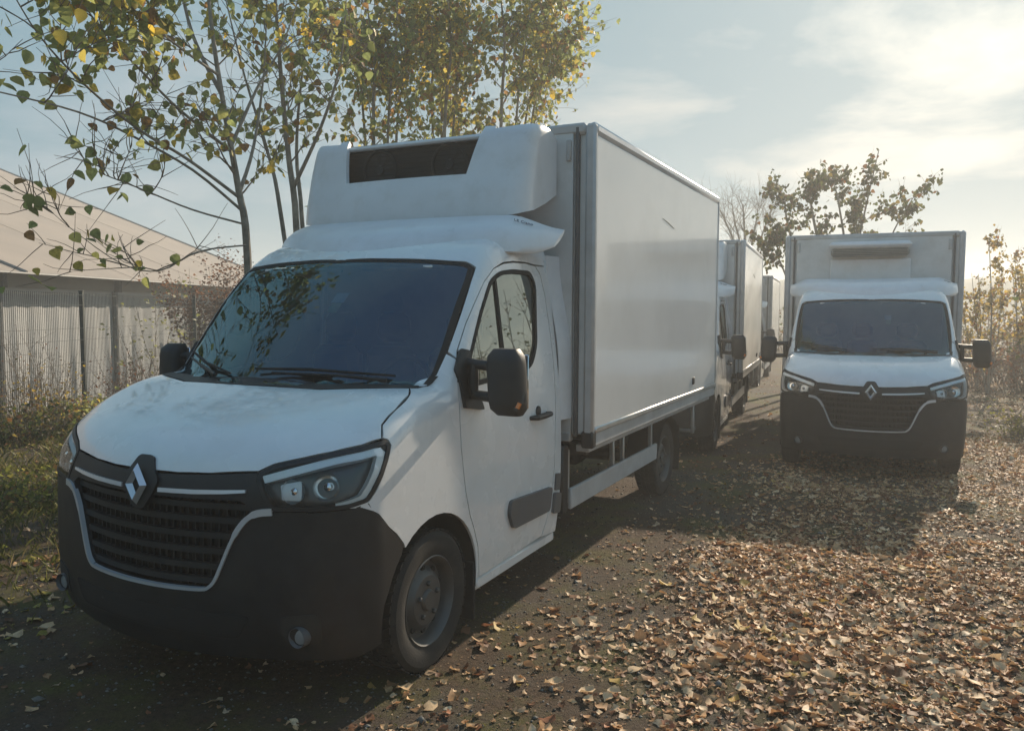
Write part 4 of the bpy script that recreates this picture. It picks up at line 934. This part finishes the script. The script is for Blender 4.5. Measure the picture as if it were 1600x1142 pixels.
for i, (u, vt, y, nl, seed, lab) in enumerate(((1545, 378, 19., 520, 41, 'slim yellow-leaved sapling right of the right-hand truck'), (1528, 425, 21., 380, 42, 'short pale yellow sapling close to the right-hand box edge'), (1585, 400, 23., 330, 43, 'thin sparse sapling at the right edge of the picture'), (1612, 380, 17., 330, 44, 'sapling with few ochre leaves cut off by the right edge'))):
    b = px(u, 560, y); b.z = -.3
    t_ = px(u, vt, y)
    tree('sapling', lab, 'tree', tuple(b), [([b, b.lerp(t_, .5) + Vector((.08, 0, 0)), t_], .03), ([b, b.lerp(t_, .4) + Vector((.3, .1, 0)), t_ + Vector((.45, .2, -.55))], .02), ([b, b.lerp(t_, .4) + Vector((-.3, -.1, 0)), t_ + Vector((-.5, -.2, -.7))], .02)],
         .075, int(nl * 1.7), PAL_YELLOW, seed, group='young yellow trees at the right', sub=(9, .6), tw=(4, .35), leafbias=.3, lean=1.2)
# shrubs
def shrub(name, label, base, h_, wd, nst, nl, ls, pal, seed, group=None, cat='shrub', rst=.008):
    rng = random.Random(seed); R = empty(name, base); tag(R, label, cat, group); mb = MB(); an = []
    for k in range(nst):
        az = rng.uniform(0, 6.28); sp0 = rng.uniform(0, .35) * wd; d = Vector((math.cos(az) * rng.uniform(.1, .8) * wd / h_, math.sin(az) * rng.uniform(.1, .8) * wd / h_, 1))
        q = limb(mb, (math.cos(az) * sp0, math.sin(az) * sp0, -.05), d, h_ * rng.uniform(.5, 1.15), rst * rng.uniform(.6, 1.3), rng, .10, 0, n=6); an.append(q[1:])
        for m in range(4):
            j = rng.randint(2, 5); an.append(limb(mb, q[j], ((q[j + 1] - q[j]).normalized() + Vector((rng.gauss(0, .6), rng.gauss(0, .6), rng.gauss(.1, .4)))), h_ * rng.uniform(.12, .3), rst * .45, rng, .15, 0, n=4))
    mk('stems', mb, 'twig', R, fixn=False)
    if nl:
        A = []
        for _ in range(nl):
            q = rng.choice(an); u = rng.uniform(0, len(q) - 1.001); j = int(u); A.append(tuple(q[j].lerp(q[j + 1], u - j) + Vector((rng.gauss(0, .09), rng.gauss(0, .09), rng.gauss(0, .09)))))
        V, F, T, _ = leaf_cloud(np.array(A), ls, pal, droop=False, coarse=True); o_ = np_mesh('foliage', V, F, 'leaf', T, R); o_['kind'] = 'stuff'
    return R
def gp(u, y): 
    x = (u - 800) / 1245. * y; return (x, y, float(gz(x, y)) - .02)
shrub('brown_shrub', 'tall rust-brown leafy shrub by the tent end, left of the nearest windscreen', (-8.1, 21.5, 0), 3.3, 1.6, 40, 6000, .075, PAL_BROWN, 51)
shrub('climbing_shrub', 'pale yellow-green leaves climbing through the wire fence', (-7.45, 16.6, 0), 2.3, .9, 9, 260, .08, [((.30, .30, .10), .6), ((.42, .40, .30), .4)], 52)
shrub('bramble', 'dense dark weed thicket at the foot of the fence, left edge of the picture', (-6.6, 10.6, 0), .62, 1.5, 80, 1600, .06, PAL_GREEN, 53)
shrub('bramble', 'low green weed thicket beside the fence post', (-6.4, 12.6, 0), .55, 1.6, 80, 1600, .06, PAL_POPLAR, 54)
shrub('dry_weeds', 'scruffy yellowish dry brush against the wire mesh at the left edge', (-6.9, 11.4, 0), 1.0, 1.1, 60, 700, .045, PAL_YELLOW, 59, rst=.005)
shrub('dry_weeds', 'tangled brown dry brush right of the fence post', (-6.7, 13.9, 0), .95, 1.1, 60, 600, .045, PAL_BROWN, 60, rst=.005)
shrub('bramble', 'sunlit yellow-green weed patch on the verge left of the nearest bumper', (-4.4, 7.4, 0), .34, 1.6, 80, 1800, .05, [((.20, .21, .05), .6), ((.36, .32, .08), .25), ((.30, .17, .06), .15)], 57)
shrub('bramble', 'low weed patch on the verge at the left edge, nearest the camera', (-4.3, 5.6, 0), .26, 1.2, 70, 1300, .045, [((.15, .17, .04), .6), ((.34, .30, .08), .25), ((.30, .17, .06), .15)], 58)
shrub('dry_weeds', 'tall dry brown weed stems in front of the wire mesh at the left edge', (-7.2, 12.0, 0), 1.5, .8, 34, 120, .03, PAL_BROWN, 55, rst=.006)
shrub('dry_weeds', 'dry weed stems standing between fence post and nearest bonnet', (-6.9, 14.6, 0), 1.2, .9, 30, 120, .03, PAL_BROWN, 56, rst=.006)
for i, (u, y, h_, wd, nl, pal, lab) in enumerate((
    (1520, 20.5, 1.5, 1.6, 700, PAL_BROWN, 'hazy brown scrub directly beside the right-hand truck'), (1560, 22, 1.9, 1.8, 800, PAL_YELLOW, 'ochre scrub below the yellow sapling at the right'),
    (1605, 19, 1.7, 1.6, 700, PAL_BROWN, 'dark brown scrub bush cut off by the right edge'), (1500, 27, 2.0, 2.4, 800, PAL_BROWN, 'scrub seen through the mirror arm of the right-hand truck'),
    (1560, 30, 2.2, 3., 900, PAL_GREEN, 'far greenish scrub in front of the blue ridge'), (1640, 26, 2.6, 3., 900, PAL_BROWN, 'farthest right scrub bush in the haze'),
    (1600, 12.2, .5, .6, 500, [((.20, .20, .04), .7), ((.34, .28, .05), .3)], 'low yellow-green weed bush on the right edge of the gravel'))):
    shrub('scrub', lab, gp(u, y), h_, wd, 40, nl, .09 if y > 15 else .05, pal, 60 + i, group='scrub along the right side', rst=.012 if y > 15 else .005)
for i, (az_, D_, h_, lab) in enumerate(((47, 13, 3.2, 'bushy sapling beyond the right edge, mirrored in the door window'), (51, 15, 4.2, 'tall thin bush beyond the right edge, mirrored in the door window'), (55, 12.5, 2.6, 'low bush beyond the right edge of the yard'), (58, 16, 4.4, 'tallest bush beyond the right edge of the yard'), (62, 13.5, 3.0, 'broad bush beyond the right edge of the yard'), (66, 15, 3.6, 'last bush of the row beyond the right edge'))):
    shrub('scrub', lab, (.4 + D_ * math.sin(rad(az_)), 5.2 + D_ * math.cos(rad(az_)), -.2), h_, 1.3, 16, 320, .10, PAL_GREEN, 140 + i, group='scrub along the right side', rst=.02)
for i, (u, y, h_, wd) in enumerate(((1175, 34, 2.6, 3.), (1225, 40, 3., 4.), (500, 30, 3., 3.), (620, 28, 2.6, 3.), (1420, 38, 2.6, 4.), (1690, 34, 3., 4.), (330, 33, 2.6, 3.))):
    shrub('thicket', ('hazy thicket in the far gap between the trucks', 'far thicket behind the right-hand box', 'thicket behind the poplars by the tent end', 'thicket behind the poplars, hidden low down', 'far thicket right behind the right-hand truck', 'thicket beyond the right edge scrub', 'thicket at the far tent corner')[i], gp(u, y), h_, wd, 46, 900, .12, PAL_BROWN if i % 2 else PAL_GREEN, 80 + i, rst=.014)

# ------------------------------------------------------------------ leaf litter, moss and grass
def lit_density(x, y):
    s, p = sp(x, y)
    n = .5 + .5 * np.sin(x * 1.9 + 1.4 * np.sin(y * 1.3)) * np.sin(y * 2.1 + 1.2 * np.sin(x * 1.7 + .5)); n2 = .5 + .5 * np.sin(x * 5.3 + np.sin(y * 4.1) * 1.5) * np.sin(y * 4.7 + np.sin(x * 3.9))
    d = sst(p, 1.15, 2.0) * (.35 + .85 * n) * (.45 + .75 * n2)
    d = d * (1 - .55 * sst(np.abs(p - 1.6), .5, 0.) * sst(s, 0, 2))
    near = sst(-s, -1.2, .6) * sst(p, .5, 1.3); d = np.maximum(d, near * (.45 + .6 * n) * (.5 + .6 * n2))
    d = np.maximum(d, .055)
    d = np.where((p > -1.15) & (p < 1.0) & (s > -.3) & (s < 7), d * .25, d)
    d = np.where(p < -1.1, .10 * (.4 + 1.2 * n2), d)
    bare = .5 + .5 * np.sin(x * 1.1 + 2.1 * np.sin(y * .8 + .6) + 1.) * np.sin(y * 1.25 + 1.5 * np.sin(x * .9)); d = d * (.35 + .65 * sst(bare, .22, .6))
    return d
CURL = []
gu = np.linspace(0, 1, 4); gv = np.linspace(-1, 1, 3)
for k in range(7):
    r_ = np.random.default_rng(100 + k); A = []
    w_ = [.10, .40, .36, .03]
    b1_, b2_, tw_ = r_.uniform(-.4, .45), r_.uniform(-.4, .6), r_.uniform(-.5, .5)
    for i, u in enumerate(gu):
        for v in gv:
            x = v * w_[i] * (1 + .12 * r_.normal()); y = u - .5 + .06 * abs(v) * r_.normal(); z = b1_ * (u - .5) ** 2 * 1.6 + b2_ * v * v * .32 + tw_ * v * (u - .5) * .6 + .05 * r_.normal()
            A.append((x, y, z))
    CURL.append(np.array(A))
CURLF = np.array([(i * 3 + j, i * 3 + j + 1, (i + 1) * 3 + j + 1, (i + 1) * 3 + j) for i in range(3) for j in range(2)])
LP = [((.66, .42, .225), .28), ((.46, .255, .125), .30), ((.22, .10, .05), .22), ((.86, .63, .40), .15), ((.56, .38, .12), .02), ((.38, .16, .08), .03)]
def scatter(n, y0, y1, xmin, xmax):
    y = np.exp(RNG.uniform(np.log(y0), np.log(y1), n)) if False else RNG.uniform(y0, y1, n); x = RNG.uniform(xmin, xmax, n); return x, y
pts = []
for (y0, y1, xa, xb, dens) in ((1.3, 6., -3.4, 6.8, 2500), (6, 12, -7, 12., 1200), (12, 24, -9, 20, 300), (24, 45, -10, 30, 26)):
    n = int((y1 - y0) * (xb - xa) * dens); x, y = scatter(n, y0, y1, xa, xb); m = (np.abs(x) < y * .86 + 1.6) & (RNG.random(n) < lit_density(x, y)); pts.append(np.c_[x[m], y[m]])
pts = np.concatenate(pts); n = len(pts)
s_, p_ = sp(pts[:, 0], pts[:, 1])
sizes = np.clip(.038 * np.exp(RNG.normal(0, .40, n)), .014, .085); lift = RNG.uniform(.002, .010, n)
posz = gz(pts[:, 0], pts[:, 1]) + lift
a = RNG.uniform(0, 6.28, n); b = RNG.normal(0, .24, n); c = RNG.normal(0, .24, n); var = RNG.integers(0, 7, n)
cols = palette(LP, n)
yl = p_ < -1.1; cols[yl & (RNG.random(n) < .5)] = (.36, .30, .07)
app = sizes / np.hypot(pts[:, 0], pts[:, 1]); u_ = pts[:, 0] / pts[:, 1]; v_ = (posz - CAMH) / pts[:, 1]
infr = (np.abs(u_) < .64) & (v_ > -.515); order = np.argsort(-np.where(infr, app, 0))[:300]
pick = np.zeros(n, bool); pick[order] = True
TONES = [((.80, .57, .34), 'pale tan'), ((.50, .285, .14), 'mid brown'), ((.23, .11, .055), 'dark brown'), ((.60, .41, .13), 'yellow ochre')]
pool = {}
for k in range(7):
    for ti, (tc_, nm) in enumerate(TONES):
        me = np_mesh('fallen_leaf', CURL[k], CURLF, 'litter', np.tile(np.array(tc_), (12, 1)), smooth=True); pool[k, ti] = me.data; bpy.data.objects.remove(me)
for i in order:
    ti = int(RNG.choice(4, p=[.4, .32, .2, .08])); o_ = bpy.data.objects.new('fallen_leaf', pool[int(var[i]), ti]); link(o_)
    o_.location = (pts[i, 0], pts[i, 1], posz[i] + .006); o_.rotation_euler = (c[i], b[i], a[i]); o_.scale = (sizes[i],) * 3
    uu = 800 + 1245 * u_[i]; zone = 'just right of the nearest front wheel' if uu < 760 else ('at the bottom edge, a little right of the front wheel' if uu < 950 else ('at the bottom edge below the gap between the trucks' if uu < 1180 else ('at the bottom edge below the right-hand truck' if uu < 1420 else 'in the bottom right corner')))
    if p_[i] < .7: zone = 'in the shade before the nearest bumper'
    szw = 'big' if sizes[i] > .072 else ('small' if sizes[i] < .056 else 'middling')
    tag(o_, f'{szw} {TONES[ti][1]} dry leaf {zone}', 'leaf', 'fallen leaves in the foreground')
k_ = ~pick
M = rotm(a[k_], b[k_], c[k_]); Vt = np.stack(CURL)[var[k_]]
V = np.einsum('nij,nkj->nki', M, Vt) * sizes[k_][:, None, None] + np.c_[pts[k_], posz[k_]][:, None, :]
F = (np.arange(k_.sum())[:, None, None] * 12 + CURLF[None]).reshape(-1, 4)
o = np_mesh('leaf_litter', V.reshape(-1, 3), F, 'litter', np.repeat(cols[k_], 12, 0), smooth=True); tag(o, 'carpet of dry brown leaves strewn over the gravel yard', 'leaf litter', kind='stuff')
# moss and short grass: little blades
def blades(name, label, cat, n, y0, y1, xa, xb, dfun, hmin, hmax, wd, pal):
    x, y = scatter(n, y0, y1, xa, xb); m = RNG.random(n) < dfun(x, y); x, y = x[m], y[m]; n = len(x); z = gz(x, y)
    a = RNG.uniform(0, 6.28, n); h_ = RNG.uniform(hmin, hmax, n); w_ = wd * RNG.uniform(.6, 1.4, n); lx = RNG.normal(0, .5, n) * h_; ly = RNG.normal(0, .5, n) * h_
    ca, sa = np.cos(a) * w_, np.sin(a) * w_
    V = np.stack([np.c_[x - ca, y - sa, z - .003], np.c_[x + ca, y + sa, z - .003], np.c_[x + ca * .5 + lx * .4, y + sa * .5 + ly * .4, z + h_ * .6], np.c_[x + lx, y + ly, z + h_]], 1).reshape(-1, 3)
    F = np.arange(4 * n).reshape(-1, 4); T = np.repeat(palette(pal, n), 4, 0)
    o_ = np_mesh(name, V, F, 'grassblade', T); tag(o_, label, cat, kind='stuff')
def clump(x, y): return sst(np.sin(x * 2.3 + 1.7 * np.sin(y * 1.9 + 1)) * np.sin(y * 2.7 + 1.1 * np.sin(x * 2.1)) + .4 * np.sin(x * 9 + y * 4) * np.sin(y * 8), .05, .7)
def mossd(x, y):
    s, p = sp(x, y); return clump(x, y) * (.25 + .75 * sst(-np.abs(p - 1.0), -1.1, -.1))
blades('moss', 'short yellow-green moss and grass sprouting through the gravel', 'moss', 120000, 1.8, 11, -4, 7, mossd, .004, .016, .0025, [((.09, .10, .02), .6), ((.16, .15, .03), .3), ((.13, .09, .04), .1)])
def grassd(x, y):
    s, p = sp(x, y); return sst(-p, 1.2, 2.2) * (.35 + .65 * clump(x, y)) * sst(x, -8.6, -7.8)
blades('grass', 'rough uncut grass and weeds on the verge between truck and fence', 'grass', 170000, 2.2, 22, -12, -.8, grassd, .02, .13, .0042, [((.085, .095, .022), .5), ((.15, .145, .04), .3), ((.22, .17, .07), .2)])
# crushed leaf crumbs between the whole leaves
x, y = scatter(60000, 1.6, 11, -4.5, 8); s1, p1 = sp(x, y); m = (RNG.random(len(x)) < .25 + .75 * sst(p1, .3, 1.6)) & (np.abs(x) < y * .86 + 1.6); x, y = x[m], y[m]; n = len(x)
sz = .011 * np.exp(RNG.normal(0, .45, n)); M = rotm(RNG.uniform(0, 6.28, n), RNG.normal(0, .25, n), RNG.normal(0, .25, n))
V = np.einsum('nij,kj->nki', M, COARSEV) * sz[:, None, None] + np.c_[x, y, gz(x, y) + .003][:, None, :]; F = (np.arange(n)[:, None, None] * 4 + COARSEF[None]).reshape(-1, 4)
o = np_mesh('leaf_crumbs', V.reshape(-1, 3), F, 'litter', np.repeat(palette([((.30, .17, .09), .5), ((.14, .075, .04), .3), ((.50, .34, .20), .2)], n), 4, 0)); tag(o, 'crushed brown leaf crumbs trodden into the gravel', 'leaf litter', kind='stuff')
x, y = scatter(26000, 1.6, 9, -3.5, 6); sz = .0048 * np.exp(RNG.normal(0, .5, len(x)))
OC = np.array([(1, 0, 0), (-1, 0, 0), (0, 1, 0), (0, -1, 0), (0, 0, .7), (0, 0, -.7)]); OF = np.array([(0, 2, 4), (2, 1, 4), (1, 3, 4), (3, 0, 4), (2, 0, 5), (1, 2, 5), (3, 1, 5), (0, 3, 5)])
V = OC[None] * sz[:, None, None] * RNG.uniform(.6, 1.4, (len(x), 6, 1)) + np.c_[x, y, gz(x, y) + sz * .2][:, None, :]
F = (np.arange(len(x))[:, None, None] * 6 + OF[None]).reshape(-1, 3); g_ = RNG.uniform(.07, .3, (len(x), 1)) * np.array([[1, .95, .86]])
o = np_mesh('gravel', V.reshape(-1, 3), F, 'litter', np.repeat(g_, 6, 0)); tag(o, 'loose pebbles scattered over the yard surface', 'gravel', kind='stuff')

# ------------------------------------------------------------------ haze: distance haze, made dense enough to imitate veiling glare in the lens
hm = bpy.data.materials.new('haze_air'); hm.use_nodes = True; t = hm.node_tree; t.nodes.clear(); ho = t.nodes.new('ShaderNodeOutputMaterial'); pv = t.nodes.new('ShaderNodeVolumePrincipled')
pv.inputs['Color'].default_value = (.96, .96, .94, 1); pv.inputs['Density'].default_value = .0047; pv.inputs['Anisotropy'].default_value = .36; t.links.new(pv.outputs[0], ho.inputs['Volume']); MATS['haze_air'] = hm
mb = MB(); mb.add([(x_, y_, z_) for x_ in (-295, 295) for y_ in (-295, 295) for z_ in (-2., 14.)], [(0, 1, 3, 2), (4, 6, 7, 5), (0, 4, 5, 1), (2, 3, 7, 6), (0, 2, 6, 4), (1, 5, 7, 3)])
o = mk('haze', mb, 'haze_air'); tag(o, kind='stuff')
